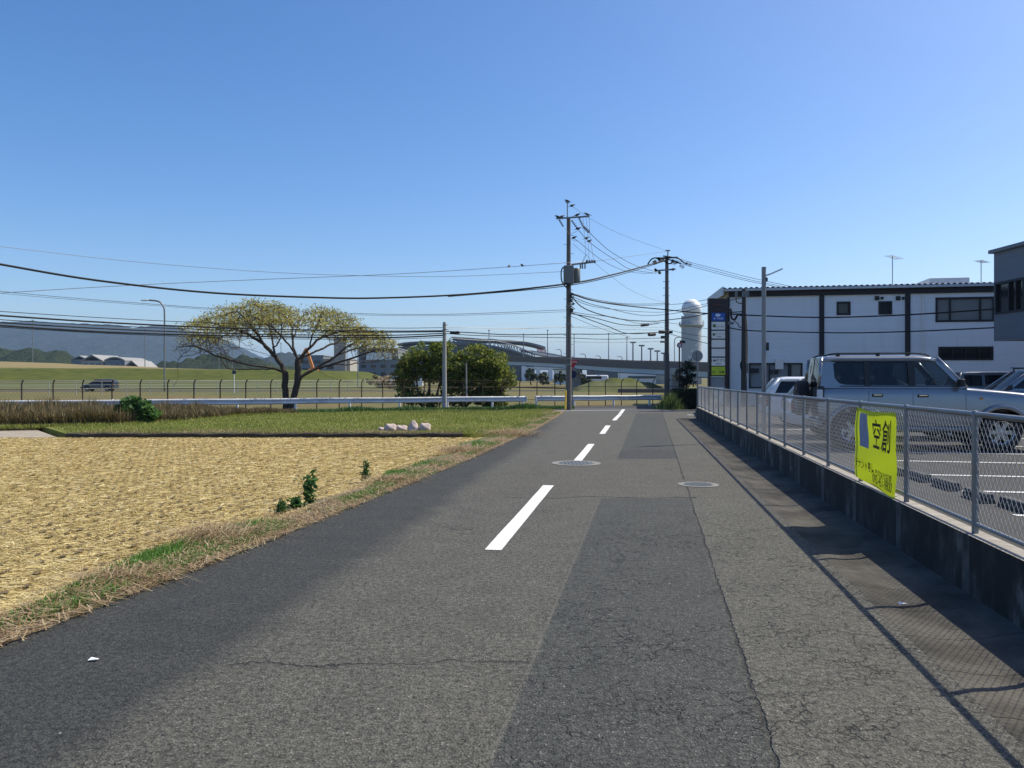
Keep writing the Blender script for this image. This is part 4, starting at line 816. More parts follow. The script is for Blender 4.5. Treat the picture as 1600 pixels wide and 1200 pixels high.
        tx, tz = sp['tail']; MB().box((tx - .012, s * (hw * .925), tz), (.13, .13, .32)).build('lamp_surround', 'black', t, bevel=.03); MB().box((tx - .03, s * (hw * .94), tz), (.11, .13, .2)).build('tail_light', sp.get('tl', 'lens_red'), t, bevel=.03)
    MB().box((sp['x1'] - .02, 0, .52), (.18, hw * 1.84, .2)).build('front_bumper', paint, t, bevel=.06, seg=3); MB().box((sp['x0'] + .02, 0, .53), (.18, hw * 1.86, .2)).build('rear_bumper', paint, t, bevel=.06, seg=3)
    for x in sp.get('seats', []):
        for s in (-1, 1): MB().box((x, s * .38, belt - .02), (.14, .46, .5), M=Matrix.Rotation(-.2, 3, 'Y')).box((x - .1, s * .38, belt + .3), (.09, .26, .17), M=Matrix.Rotation(-.2, 3, 'Y')).build('car_seat', 'seat', t, bevel=.04, seg=3)
    return t, side_y
suv = dict(x0=-2.0, x1=2.15, hw=.875, r=.375, tw=.25, ax=(-1.34, 1.34), belt=1.23, roof=1.80, wr=.735, cab=(-1.9, .66),
    sill=[(-2.0, .55), (-1.2, .47), (1.2, .47), (2.15, .58)], top=[(-2.0, 1.20), (-1.97, 1.24), (.62, 1.24), (.78, 1.215), (1.3, 1.17), (1.75, 1.125), (1.98, 1.07), (2.09, .98), (2.15, .84)],
    outer=[(-1.99, 1.22), (.72, 1.22), (.45, 1.53), (.20, 1.78), (.12, 1.81), (-1.90, 1.81), (-1.95, 1.77)],
    wins=[[(-1.71, 1.70), (-1.66, 1.74), (-1.12, 1.74), (-1.12, 1.275), (-1.5, 1.285), (-1.60, 1.31), (-1.69, 1.41)], [(-1.03, 1.275), (-.30, 1.275), (-.33, 1.74), (-1.03, 1.74)], [(-.21, 1.275), (.58, 1.275), (.36, 1.53), (.17, 1.735), (-.21, 1.735)]],
    gl=['glass', 'glass', 'glass_clear'], trim=[[(-1.13, 1.27), (-1.02, 1.27), (-1.02, 1.745), (-1.13, 1.745)], [(-.315, 1.27), (-.2, 1.27), (-.2, 1.745), (-.335, 1.745)], [(-1.75, 1.742), (.13, 1.742), (.1, 1.765), (-1.75, 1.765)], [(-1.6, 1.25), (.62, 1.25), (.62, 1.272), (-1.6, 1.272)]],
    roofx=(-1.93, .2), ws=(.74, .22), rw=(-1.99, -1.92), seams=[(-1.06, .82, 1.22), (-.25, .5, 1.22), (.70, .5, 1.2)], handles=[(-.90, 1.08), (-.07, 1.075)], flare=True, tail=(-1.94, 1.1), seats=[-.5, -1.2], mir='black', tl='lens')
UR = math.radians(-10.8)
t, sy = car('parked_car', 'silver four wheel drive with spare wheel parked behind the lime banner', 'car', 'silver', suv, (8.24, 16.55, .17), UR)
wheel(t, (-2.17, .12, 1.0), .37, .25, 1, 'silver_dark', 'x', 'spare_wheel')
for s in (-1, 1):
    MB().tube(catmull([(.1, s * .66, 1.86), (-.05, s * .66, 1.90), (-.5, s * .66, 1.915), (-1.4, s * .66, 1.915), (-1.72, s * .66, 1.905), (-1.85, s * .66, 1.86)], 5), .016, 6).box((-.3, s * .66, 1.88), (.07, .03, .06)).box((-.85, s * .66, 1.88), (.07, .03, .06)).box((-1.6, s * .66, 1.88), (.07, .03, .06)).build('roof_rail', 'black', t)
    MB().box((.83, s * .77, .47), (.02, .24, .36)).build('mud_flap', 'panel_white', t); MB().box((-1.84, s * .77, .47), (.02, .24, .32)).build('mud_flap', 'black', t)
    b = MB()
    for k in range(3): b.box((-1.82 + .01 * k, s * (sy(-1.8, 1.2) - .058), 1.335 + .03 * k), (.15, .02, .008))
    b.each('vent_louvre', 'black', t); MB().box((.97, s * (sy(.97, 1.02) + .004), 1.03), (.06, .02, .035)).build('side_marker', 'amber', t)
MB().tube([(.2 + .06 * math.sin(q) , -.36 + .18 * math.cos(q), 1.24 + .17 * math.sin(q)) for q in np.linspace(0, 2 * math.pi, 17)], .014, 6).build('steering_wheel', 'black', t)
wag = dict(x0=-2.2, x1=2.1, hw=.83, r=.30, tw=.19, ax=(-1.28, 1.3), belt=.92, roof=1.37, wr=.64, cab=(-2.0, .75),
    sill=[(-2.2, .35), (-1.2, .22), (1.2, .22), (2.1, .3)], top=[(-2.2, .84), (-2.12, .92), (.8, .93), (1.3, .88), (1.8, .78), (2.02, .68), (2.1, .55)],
    outer=[(-2.14, .91), (.86, .91), (.1, 1.36), (0, 1.38), (-1.70, 1.38), (-1.8, 1.35)],
    wins=[[(-1.88, .97), (-1.22, .97), (-1.25, 1.32), (-1.70, 1.32)], [(-1.14, .97), (-.32, .97), (-.38, 1.32), (-1.17, 1.32)], [(-.24, .97), (.66, .97), (.06, 1.32), (-.30, 1.32)]],
    roofx=(-1.76, .08), ws=(.9, .08), rw=(-2.12, -1.74), seams=[(-1.1, .5, .9), (-.28, .3, .9), (.78, .3, .9)], handles=[(-.98, .82), (-.12, .81)], tail=(-2.12, .76), seats=[-.35], mir='carwhite')
c, s_ = math.cos(UR), math.sin(UR)
t, _ = car('parked_car', 'white estate car with dark tinted rear window parked just beyond the silver four wheel drive', 'car', 'carwhite', wag, (8.85, 19.25, .17), UR)
t, _ = car('parked_car', 'small white car farthest along the fence, partly behind the slim lamp post', 'car', 'carwhite', wag, (9.65, 23.9, .17), UR)
van = dict(x0=-2.25, x1=2.2, hw=.85, r=.33, tw=.21, ax=(-1.35, 1.35), belt=1.02, roof=1.60, wr=.68, cab=(-2.1, .95),
    sill=[(-2.25, .4), (-1.2, .28), (1.2, .28), (2.2, .35)], top=[(-2.25, .95), (-2.2, 1.02), (.95, 1.03), (1.5, .97), (1.95, .85), (2.12, .72), (2.2, .55)],
    outer=[(-2.22, 1.0), (1.05, 1.0), (.32, 1.58), (.2, 1.61), (-2.0, 1.61), (-2.08, 1.57)],
    wins=[[(-2.0, 1.08), (-1.3, 1.08), (-1.3, 1.53), (-1.95, 1.53)], [(-1.2, 1.08), (-.3, 1.08), (-.33, 1.53), (-1.2, 1.53)], [(-.2, 1.08), (.8, 1.08), (.26, 1.53), (-.2, 1.53)]],
    roofx=(-2.06, .3), ws=(1.08, .3), rw=(-2.22, -2.06), seams=[(-1.25, .55, 1.0), (-.25, .35, 1.0), (.9, .35, 1.0)], handles=[(-1.05, .92), (-.05, .92)], tail=(-2.18, .98), seats=[-.3])
t, _ = car('parked_car', 'grey estate with a black roof rack facing left behind the silver four wheel drive', 'car', 'silver', van, (16.7, 26.0, .17), math.radians(180 - 12))
for x in (-.9, -.2, .25): MB().tube([(x, -.62, 1.63), (x, -.62, 1.73), (x, .62, 1.73), (x, .62, 1.63)], .025, 6).build('rack_bar', 'black', t)
MB().tube([(-1.3, -.6, 1.75), (.35, -.6, 1.75)], .018, 6).tube([(-1.3, .6, 1.75), (.35, .6, 1.75)], .018, 6).build('rack_rail', 'black', t)
t, _ = car('parked_car', 'dark grey van half hidden between the four wheel drive and the white building', 'car', 'silver_dark', van, (20.4, 33.0, .17), math.radians(-12))
mv = dict(van); t, _ = car('moving_car', 'dark people carrier driving on the airport road beyond the fences', 'car', 'cardark', mv, (PX(150, 111), 112, -.3), math.radians(180 + 3), rim='carwhite')

MT['stop_dark'] = mat('dark_wheel_stop', (.07, .07, .07), .85, 0, .2, 8)
# wheel stops, each a bar with sloping sides
b0 = None
for i, (px, py, lab) in enumerate(((1405, 741, 'parking wheel stop half hidden behind the lime banner'), (1437, 750, 'parking wheel stop just right of the banner'), (1479, 763, 'parking wheel stop between the two nearest fence posts, farther one'), (1529, 781, 'parking wheel stop crossed by the nearest fence post'), (1590, 797, 'nearest parking wheel stop at the right edge'), (1380, 734, 'parking wheel stop behind the left part of the banner'))):
    Y = 1.43 * F / (py - 590)
    if b0 is None:
        b = MB(); vs = []
        for y in (-.3, .3): vs += [(-.075, y, 0), (.075, y, 0), (.05, y * .96, .11), (-.05, y * .96, .11)]
        b.add(vs, [(0, 1, 2, 3), (4, 7, 6, 5), (0, 4, 5, 1), (1, 5, 6, 2), (2, 6, 7, 3), (3, 7, 4, 0)]); o = b0 = b.build('wheel_stop', 'stop_dark', bevel=.012)
    else: o = b0.copy(); COL.objects.link(o)
    o.location = (PX(px, Y), Y, .17); o.rotation_euler = (0, 0, -.16 + .03 * i % .07); tag(o, lab, 'wheel stop', 'concrete wheel stops in the parking lot')

# ---------------------------------------------------------------- white two storey building
def siding_mat(name, col, rough=.6, dirt=(.5, .5, .5)):
    m, g, b = newmat(name); p = g.pos(); z = g.add("ShaderNodeSeparateXYZ", {0: p}).outputs[2]
    ln = g.step(g.m('ABSOLUTE', g.m('SUBTRACT', g.m('FRACT', g.m('MULTIPLY', z, 2.2)), .5)), .47, .495)
    c = g.mix(g.noise(p, .8, 5), tuple(x * .93 for x in col), tuple(min(1, x * 1.05) for x in col)); c = g.mix(g.m('MULTIPLY', ln, .3), c, tuple(x * .55 for x in col))
    st = g.noise(g.add("ShaderNodeVectorMath", {0: p, 1: (2.5, 2.5, .2)}, operation='MULTIPLY').outputs[0], 1.0, 5, .7)
    c = g.mix(g.m('MULTIPLY', g.step(st, .55, .8), .35), c, tuple(x * .7 for x in col))
    g.l.new(c, b.inputs['Base Color']); b.inputs['Roughness'].default_value = rough; g.l.new(g.bump(g.m('SUBTRACT', 1.0, ln), .4, .01), b.inputs['Normal']); return m
MT['siding'] = siding_mat('white_siding', (.84, .84, .84)); MT['slate'] = siding_mat('slate_cladding', (.145, .16, .19), .5)
class Facade:
    def __init__(s, o, d, n): s.o = Vector(o); s.d = Vector(d).normalized(); s.n = Vector(n).normalized()   # n points out of the wall
    def p(s, u, z, out=0): q = s.o + s.d * u + s.n * out; return Vector((q.x, q.y, s.o.z + z))
    def holes(s, u0, u1, z0, z1, hs, depth=.14):
        us = sorted({u0, u1} | {h[0] for h in hs} | {h[1] for h in hs}); zs = sorted({z0, z1} | {h[2] for h in hs} | {h[3] for h in hs}); b = MB()
        for i in range(len(us) - 1):
            for j in range(len(zs) - 1):
                cu, cz = (us[i] + us[i + 1]) / 2, (zs[j] + zs[j + 1]) / 2
                if any(h[0] < cu < h[1] and h[2] < cz < h[3] for h in hs): continue
                b.add([s.p(us[i], zs[j]), s.p(us[i + 1], zs[j]), s.p(us[i + 1], zs[j + 1]), s.p(us[i], zs[j + 1])], [(0, 1, 2, 3)])
        for a, c, e, f in hs:
            q = [(a, e), (c, e), (c, f), (a, f)]; b.add([s.p(*x) for x in q] + [s.p(*x, -depth) for x in q], [(k, 4 + k, 4 + (k + 1) % 4, (k + 1) % 4) for k in range(4)])
        return b
    def slab(s, b, u0, u1, z0, z1, o0, o1):
        q = [(u0, z0), (u1, z0), (u1, z1), (u0, z1)]; return b.add([s.p(*x, o1) for x in q] + [s.p(*x, o0) for x in q], [(0, 1, 2, 3), (7, 6, 5, 4)] + [(k, 4 + k, 4 + (k + 1) % 4, (k + 1) % 4) for k in range(4)])
    def window(s, t, u0, u1, z0, z1, mull=(), pane='glass_win', fr='roof_frame', w=.07, depth=.1):
        b = MB(); s.slab(b, u0 - .03, u1 + .03, z0 - .03, z0 + w, -.1, .03); s.slab(b, u0 - .03, u1 + .03, z1 - w, z1 + .03, -.1, .03)
        for a in (u0 - .03, u1 - w): s.slab(b, a, a + w + .03, z0 + w, z1 - w, -.1, .03)
        for m_ in mull: s.slab(b, m_ - w / 2, m_ + w / 2, z0 + w, z1 - w, -.1, .02)
        f = b.build('window', fr, t); s.slab(MB(), u0, u1, z0, z1, -depth - .02, -depth + .02).build('pane', pane, f)
wb_o = Vector((11.57, 43.0, .17)); fac = Facade((0, 0, 0), (1, -.2, 0), (-.2, -1, 0)); sid = Facade((0, 0, 0), (.2, 1, 0), (-1, .2, 0))
wb = empty('office_building', wb_o, 0, 'long white two storey building with dark brown frame bands behind the parking lot', 'building')
def fu(px, py):
    Y = 45.314 / (1 + .2 * (px - 800) / F); X = PX(px, Y); return ((X - 11.57) * math.hypot(1, .2), EYE + (HOR - py) * Y / F - .17)
def rect(x0, y0, x1, y1): a, c = fu(x0, (y0)), fu(x1, (y1)); m0 = fu((x0 + x1) / 2, y0)[1]; m1 = fu((x0 + x1) / 2, y1)[1]; return (a[0], c[0], m1, m0)
LEN, DEP, HT = 26.0, 19.0, 5.88
rw = dict(a=rect(1308, 472, 1328, 491.5), b=rect(1373.5, 471.5, 1393, 490.5), c=rect(1462.5, 465, 1554, 502), d=rect(1467, 542.5, 1551, 562), e=rect(1171, 568, 1233, 606), f=rect(1235, 568, 1253, 606))
fac.holes(0, LEN, -.15, HT, list(rw.values())).build('wall', 'siding', wb)
sid.holes(0, DEP, -.15, HT + .3, []).build('wall', 'siding', wb)
b = MB(); q = [(0, 0), (LEN, 0)]; d_, n_ = fac.d, -fac.n
A0, A1, A2, A3 = [d_ * u + n_ * v for u, v in ((0, DEP), (LEN, DEP), (LEN, 0), (0, 0))]
b.add([A0 + Vector((0, 0, -.1)), A1 + Vector((0, 0, -.1)), A1 + Vector((0, 0, 7.0)), A0 + Vector((0, 0, 7.0)), A2 + Vector((0, 0, -.1)), A2 + Vector((0, 0, HT))], [(0, 3, 2, 1), (1, 2, 5, 4)]); b.build('back_wall', 'siding', wb)
# corrugated roof sheet with a pale eave edge
V = []; nr = int(LEN / .068) + 10
for i in range(nr):
    u = -.35 + i * .068; h = (.06 if i % 4 in (1, 2) else 0)
    for v in (-.45, DEP + .3): qv = d_ * u + n_ * v; V.append((qv.x, qv.y, HT + .25 + .065 * (v + .45) + h))
MB().add(V, [(2 * i, 2 * i + 1, 2 * i + 3, 2 * i + 2) for i in range(nr - 1)]).build('roof', 'sheet', wb)
fac.slab(MB(), -.35, LEN + .2, HT + .12, HT + .235, .2, .44).build('eave_gutter', 'sheet', wb)
b = fac.slab(MB(), -.02, LEN, HT - .16, HT + .14, -.1, .13); b.build('fascia', 'roof_frame', wb)
b = MB(); V = []
for v, out in ((-.5, .36), (DEP + .3, .36), (-.5, .30), (DEP + .3, .30)):
    qv = sid.d * v + sid.n * out; V += [(qv.x, qv.y, HT - .1 + .065 * (v + .45)), (qv.x, qv.y, HT + .36 + .065 * (v + .45))]
b.add(V, [(0, 2, 3, 1), (4, 5, 7, 6), (1, 3, 7, 5), (0, 4, 6, 2), (0, 1, 5, 4), (2, 6, 7, 3)]); b.build('rake_board', 'sheet', wb)
for x0, x1 in ((1136, 1140), (1280, 1287.5), (1414, 1422)):
    u0, u1 = fu(x0, 500)[0], fu(x1, 500)[0]; fac.slab(MB(), u0, u1, -.1, HT - .16, -.05, .08).build('frame_band', 'roof_frame', wb)
fac.window(wb, *rw['a']); fac.window(wb, *rw['b']); fac.window(wb, *rw['c'], mull=(fu(1484.5, 480)[0], fu(1532, 480)[0]), pane='glass_blind'); fac.window(wb, *rw['d'], mull=tuple(fu(x, 550)[0] for x in (1488, 1509, 1530)))
fac.window(wb, *rw['e'], mull=(fu(1202, 580)[0],), pane='rib', w=.05); fac.window(wb, *rw['f'], pane='glass_blind', w=.05)
for x in (1370, 1378, 1403, 1411):
    u, z = fu(x, 466); r = .11 if x in (1370, 1403) else .07; fac.slab(MB(), u - r, u + r, z - r, z + r, 0, .09).build('vent_hood', 'black', wb, bevel=.03)
u = fu(1441.5, 500)[0]; MB().tube([fac.p(u, .3, .07), fac.p(u, HT - .2, .07)], .045, 8).build('downpipe', 'panel_white', wb)
b = MB()
for x, y in ((1176, 579), (1183, 579), (1205, 581), (1213, 581)):
    u, z = fu(x, y); fac.slab(b, u - .09, u + .09, z - .12, z + .12, -.05, .06)
b.each('meter_box', 'black', wb)
u, z = fu(1217, 568); fac.slab(MB(), u - .2, u + .2, z - .3, z + .25, .02, .25).build('air_unit', 'panel_white', wb)
qv = d_ * (fu(1562, 440)[0]) + n_ * 9; MB().box((qv.x, qv.y, 6.95), (2.2, 3, .8), -.197).build('roof_box', 'sheet', wb, bevel=.03)
for px, yt, lab, Y in ((1394.5, 400, 'tall television antenna on the ridge of the white building', 44), (1533, 407, 'smaller television antenna on the roof near the slate block', 45)):
    zb = P(px, 447, Y).z; t = empty('antenna', (PX(px, Y), Y, zb - .4), 0, lab, 'antenna'); H = P(px, yt, Y).z - zb + .4
    MB().tube([(0, 0, 0), (0, 0, H)], .022, 6).build('mast', 'galv', t); b = MB(); dd = Vector((.95, .2, -.22)) if px < 1500 else Vector((.8, .4, -.1))
    b.tube([Vector((0, 0, H - .05)) - dd * .3, Vector((0, 0, H - .05)) + dd * .5], .014, 4)
    for k in range(7): c_ = Vector((0, 0, H - .05)) + dd * (-.28 + k * .12); b.tube([c_ - Vector((-.1, .3, .02)), c_ + Vector((-.1, .3, .02))], .008, 4)
    b.build('element', 'galv', t)
# slate block at the right edge, its upper storey jutting out
gb = empty('office_building', (19.72, 33.0, .17), 0, 'slate grey overhanging building block at the right edge', 'building')
gf = Facade((0, 0, 0), (0, -1, 0), (-1, 0, 0))
zb, zt = 2.92, 6.53
gf.holes(0, 16, zb, zt, [(.12, 1.95, 4.02, 5.27)]).build('wall', 'slate', gb)
gf.window(gb, .12, 1.95, 4.02, 5.27, mull=(1.0, 1.45), pane='glass_win', w=.06)
MB().add([(0, 0, zb), (12, 0, zb), (12, 0, zt), (0, 0, zt), (12, -16, zb), (0, -16, zb), (12, -16, zt), (0, -16, zt)], [(0, 3, 2, 1), (0, 1, 4, 5), (3, 7, 6, 2), (1, 2, 6, 4), (4, 6, 7, 5)]).build('block', 'slate', gb)
MB().box((6, -8, zt + .05), (12.3, 16.3, .14)).build('parapet_cap', 'slate', gb)
MB().box((6.6, -8.4, zb / 2 - .05), (10.6, 14.6, zb)).build('ground_floor', 'rib', gb); MB().tube([(1.05, -.95, 0), (1.05, -.95, zb)], .11, 12).build('column', 'rust', gb)

# sign tower
ts = empty('sign_tower', (PX(1122, 39.2), 39.2, .17), 0, 'tall dark brown sign tower with seven stacked panels at the lot entrance', 'sign')
def tz(py): return EYE + (HOR - py) * 39.2 / F - .17
def tx(px): return PX(px, 39.2) - ts.location.x
MB().box((0, .12, (tz(466) + tz(588)) / 2), (tx(1136.5) - tx(1107.5), .3, tz(466) - tz(588))).build('cabinet', 'sign_dark', ts, bevel=.02)
for px in (1108.8, 1135.2): MB().box((tx(px), .12, tz(588) / 2), (.09, .26, tz(588))).build('leg', 'sign_dark', ts)
MB().box((0, .12, tz(597)), (.75, .04, .5)).build('lower_screen', 'rib', ts)
rows = [(489, 501.5, 'panel_blue'), (503, 515, 'panel_white'), (517, 529, 'panel_white'), (531, 543, 'panel_white'), (545, 557, 'panel_white'), (559, 571.5, 'panel_white'), (573, 586, 'panel_green')]
pans = []
for a_, c_, m in rows: pans.append(MB().box(((tx(1111.5) + tx(1132.5)) / 2, -.04, (tz(a_) + tz(c_)) / 2), (tx(1132.5) - tx(1111.5), .04, tz(a_) - tz(c_))).build('panel', m, ts, bevel=.005))
cx = (tx(1111.5) + tx(1132.5)) / 2
def tt(s, m, py, size, dx=0, sx=1, par=ts): text(s, m, par, frame4((cx + dx, -.064, tz(py)), (1, 0, 0)), size, sx)
tt('空港前ビル', 'ink_brown', 477, .14); tt('ACCESS', 'ink_brown', 484, .08); 
MB().ball((cx - .02, -.062, tz(492.5)), (.13, .004, .07), 16).build('logo', 'ink_white', ts)
tt('★ TOUR', 'ink_white', 498, .12); tt('■', 'ink_grey', 509.5, .2, -.2); tt('ユニティ', 'ink', 510.5, .11, .1); tt('■', 'ink_grey', 523, .16, -.22); tt('エアーサービス', 'ink', 522, .075, .08); tt('株式会社', 'ink', 526, .05, .05)
tt('LIMアプリ', 'ink', 563.5, .15); tt('株式会社', 'ink', 568.5, .06); tt('空　倉庫', 'ink', 581.5, .15); tt('テナント', 'ink_grey', 576, .06)

# ---------------------------------------------------------------- radar tower, viaduct, terminal, far buildings
Yr = 300; t = empty('radar_tower', (PX(1080.5, Yr), Yr, -.3), 0, 'grey round radar tower with a white dome behind the viaduct', 'tower'); k = Yr / F; z_ = lambda py: EYE + (HOR - py) * k + .3
MB().lathe([(15.6 * k, 0), (15.6 * k, z_(512)), (15.6 * k, z_(494))], n=40).build('shaft', 'tower', t, auto=40)
MB().lathe([(15.6 * k, z_(512)), (19.2 * k, z_(509)), (19.2 * k, z_(507.5)), (15.6 * k, z_(507))], n=40).build('balcony', 'tower', t, auto=40)
b = MB()
for j in range(24): a_ = j * math.pi / 12; b.tube([(19 * k * math.cos(a_), 19 * k * math.sin(a_), z_(508)), (19 * k * math.cos(a_), 19 * k * math.sin(a_), z_(503.5))], .07, 4)
b.tube([(19 * k * math.cos(j * math.pi / 16), 19 * k * math.sin(j * math.pi / 16), z_(503.5)) for j in range(33)], .07, 4).tube([(19 * k, 0, z_(508)), (19 * k, 0, z_(501)), (17 * k, 0, z_(500))], .12, 4); b.build('railing', 'tower', t)
MB().ball((0, 0, z_(482.5)), 15.2 * k, 32).build('dome', 'dome', t, smooth=True)
b = MB()
for px, py in ((1084, 540), (1074, 558), (1090, 528), (1078, 549)): b.box(((px - 1080.5) * k, -math.sqrt(max(.1, (15.6 * k) ** 2 - ((px - 1080.5) * k) ** 2)), z_(py)), (.5, .3, .5))
b.each('vent', 'dome', t)
# viaduct
path = [(672, 556, 571, 195), (730, 556, 570.5, 180), (790, 556.5, 570.5, 165), (850, 558.5, 573, 150), (908, 562, 577, 138), (960, 563.5, 581.5, 126), (1040, 566, 586, 110), (1107, 567, 590, 98), (1200, 568, 592, 90), (1300, 569, 594, 84)]
t = empty('viaduct', (PX(960, 126), 126, -.3), 0, 'long elevated road viaduct sweeping in front of the terminal', 'viaduct'); o0 = t.location
top = catmull([P(a_, b_, Y) - o0 for a_, b_, c_, Y in path], 5); bot = catmull([P(a_, c_, Y) - o0 for a_, b_, c_, Y in path], 5)
def ribbon(zf0, zf1, d0, d1, name, m):
    V = []; n = len(top)
    for i in range(n):
        dv = (top[min(i + 1, n - 1)] - top[max(0, i - 1)]); nn = Vector((-dv.y, dv.x, 0)).normalized(); h = top[i].z - bot[i].z
        if nn.y < 0: nn = -nn
        for f_, dd in ((zf0, d0), (zf1, d0), (zf1, d1), (zf0, d1)): q = top[i] + nn * dd; V.append((q.x, q.y, top[i].z - h * f_))
    return MB().add(V, [(4 * i + j, 4 * i + (j + 1) % 4, 4 * i + 4 + (j + 1) % 4, 4 * i + 4 + j) for i in range(n - 1) for j in range(4)]).build(name, m, t)
ribbon(0, .52, 0, .3, 'parapet', 'parapet'); ribbon(0, .52, 9, 9.3, 'parapet', 'parapet'); ribbon(.5, .6, -.05, 9.35, 'deck', 'parapet'); ribbon(.58, .97, .08, 1.0, 'girder', 'girder'); ribbon(.97, 1.04, 0, 1.2, 'flange', 'parapet'); ribbon(.58, 1.0, 7.4, 8.2, 'girder', 'girder')
for px, Y in ((735, 179), (903, 139), (1068, 104), (1210, 89)):
    c_ = P(px, 574, Y) - o0; MB().box((c_.x, c_.y + 4.6, c_.z / 2), (1.6, 1.8, abs(c_.z))).box((c_.x, c_.y + 4.6, c_.z - .5), (1.7, 7.5, .9)).build('pier', 'concrete', t)
# terminal: two curved shells over a glass hall, trusses beneath
Yt = 430; t = empty('airport_terminal', (PX(760, Yt), Yt, -.3), 0, 'distant airport terminal with sweeping curved roof and white tail', 'terminal'); o0 = t.location
def shell(arc, y0, y1, th, name, m):
    A = catmull([P(x, y, Yt) - o0 for x, y in arc], 6); n = len(A); V = []
    for q in A: V += [(q.x, y0, q.z), (q.x, y1, q.z + (y1 - y0) * .02), (q.x, y1, q.z + (y1 - y0) * .02 - th), (q.x, y0, q.z - th)]
    return MB().add(V, [(4 * i + j, 4 * i + (j + 1) % 4, 4 * i + 4 + (j + 1) % 4, 4 * i + 4 + j) for i in range(n - 1) for j in range(4)] + [(0, 3, 2, 1), (4 * n - 4, 4 * n - 3, 4 * n - 2, 4 * n - 1)]).build(name, m, t)
shell([(706, 526.5), (728, 528), (750, 529), (765, 528.5), (780, 530), (800, 531), (820, 533), (838, 536.5), (853, 541)], 6, 60, 1.3, 'upper_roof', 'term_roof')
shell([(690, 534), (718, 535.5), (742, 536), (765, 539), (785, 543), (803, 547.5), (820, 552.5), (834, 557)], -2, 50, 1.2, 'lower_roof', 'term_roof')
shell([(832, 549), (850, 552.5), (870, 556), (890, 560), (912, 563.5)], -3, 45, 1.2, 'tail_roof', 'term_white'); shell([(815, 545), (835, 547.5), (860, 551), (885, 556), (905, 561)], 8, 52, 1.0, 'tail_roof', 'term_roof')
shell([(622, 537.5), (634, 535.2), (650, 534), (670, 533.5), (700, 534)], -3, 40, 1.0, 'wing_roof', 'term_roof')
b = MB(); hi = catmull([P(x, y, Yt) - o0 for x, y in [(706, 527), (750, 530), (780, 534), (803, 540), (834, 552)]], 6); lo = catmull([P(x, y, Yt) - o0 for x, y in [(700, 534), (742, 537), (785, 545), (805, 551), (836, 560)]], 6)
for i in range(len(hi)):
    for y in (-1.5,):
        b.tube([(hi[i].x, y, hi[i].z), (lo[i].x, y, lo[i].z)], .22, 4)
        if i + 1 < len(hi): b.tube([(lo[i].x, y, lo[i].z), (hi[i + 1].x, y, hi[i + 1].z)], .18, 4)
b.tube([(q.x, -1.5, q.z) for q in hi], .35, 4).tube([(q.x, -1.5, q.z) for q in lo], .35, 4); b.build('truss', 'hangar', t)
xa, xb = P(622, 0, Yt).x - o0.x, P(835, 0, Yt).x - o0.x
b = MB(); ztop = lambda x: float(np.interp(x, [xa, P(700, 0, Yt).x - o0.x, P(765, 0, Yt).x - o0.x, xb], [18.4, 19.6, 19.0, 11.5]))
xs = np.linspace(xa, xb, 30); V = []
for x in xs: V += [(x, 2, 0), (x, 2, ztop(x)), (x, 46, ztop(x) + .8), (x, 46, 0)]
b.add(V, [(4 * i + j, 4 * i + (j + 1) % 4, 4 * i + 4 + (j + 1) % 4, 4 * i + 4 + j) for i in range(29) for j in range(4)] + [(0, 3, 2, 1), (116, 117, 118, 119)]); b.build('glass_hall', 'term_glass', t)
b = MB()
for x in xs: b.box((x, 1.8, ztop(x) / 2), (.35, .3, ztop(x)))
for z in (4, 8, 12, 15): 
    xe = max(x for x in xs if ztop(x) > z); b.box(((xa + xe) / 2, 1.75, z), (xe - xa, .3, .35))
b.build('mullion', 'term_roof', t)
b = MB()
for px in (818, 841, 860, 880): q = P(px, 585, Yt) - o0; b.box((q.x, 0, 4.5), (2.2, 2.2, 9))
b.each('column', 'term_white', t); q = P(868, 574, Yt) - o0; MB().box((q.x, 6, 6.8), (34, 12, 1.6)).build('canopy', 'term_white', t)
q = P(849, 547, Yt) - o0; b = MB()
for i in range(7): q = P(839.5 + i * 2.1, 546.5 + i * .4, Yt) - o0; b.box((q.x, -3.5, q.z), (.45, .2, 1.9))
b.each('roof_sign_letter', 'lens_red', t)
# far buildings
def shed(px0, px1, ytop, ybase, Y, depth, wallm, roofm, label, arch=0, rh=2.0, name='hangar'):
    a_, c_ = P(px0, ybase, Y), P(px1, ybase, Y); H = P(px0, ytop, Y).z - a_.z; wd = c_.x - a_.x; t = empty(name, ((a_.x + c_.x) / 2, Y, a_.z), 0, label, 'building')
    MB().box((0, depth / 2, H / 2 - rh / 2), (wd, depth, H - rh)).build('wall', wallm, t)
    V = []; n = 12
    for i in range(n + 1):
        x = -wd / 2 * 1.03 + wd * 1.03 * i / n; z = H - rh + (rh * math.sin(math.pi * i / n) if arch else rh * (1 - abs(2 * i / n - 1))) + .02
        V += [(x, -.6, z), (x, depth + .6, z), (x, depth + .6, z - .6), (x, -.6, z - .6)]
    MB().add(V, [(4 * i + j, 4 * i + (j + 1) % 4, 4 * i + 4 + (j + 1) % 4, 4 * i + 4 + j) for i in range(n) for j in range(4)] + [(0, 1, 2, 3), (4 * n, 4 * n + 3, 4 * n + 2, 4 * n + 1)]).build('roof', roofm, t)
    b = MB()
    for i in range(3): b.box((wd * (-.3 + .3 * i), -.15, (H - rh) * .45), (wd * .18, .3, (H - rh) * .55))
    b.each('door', 'hangar', t); return t
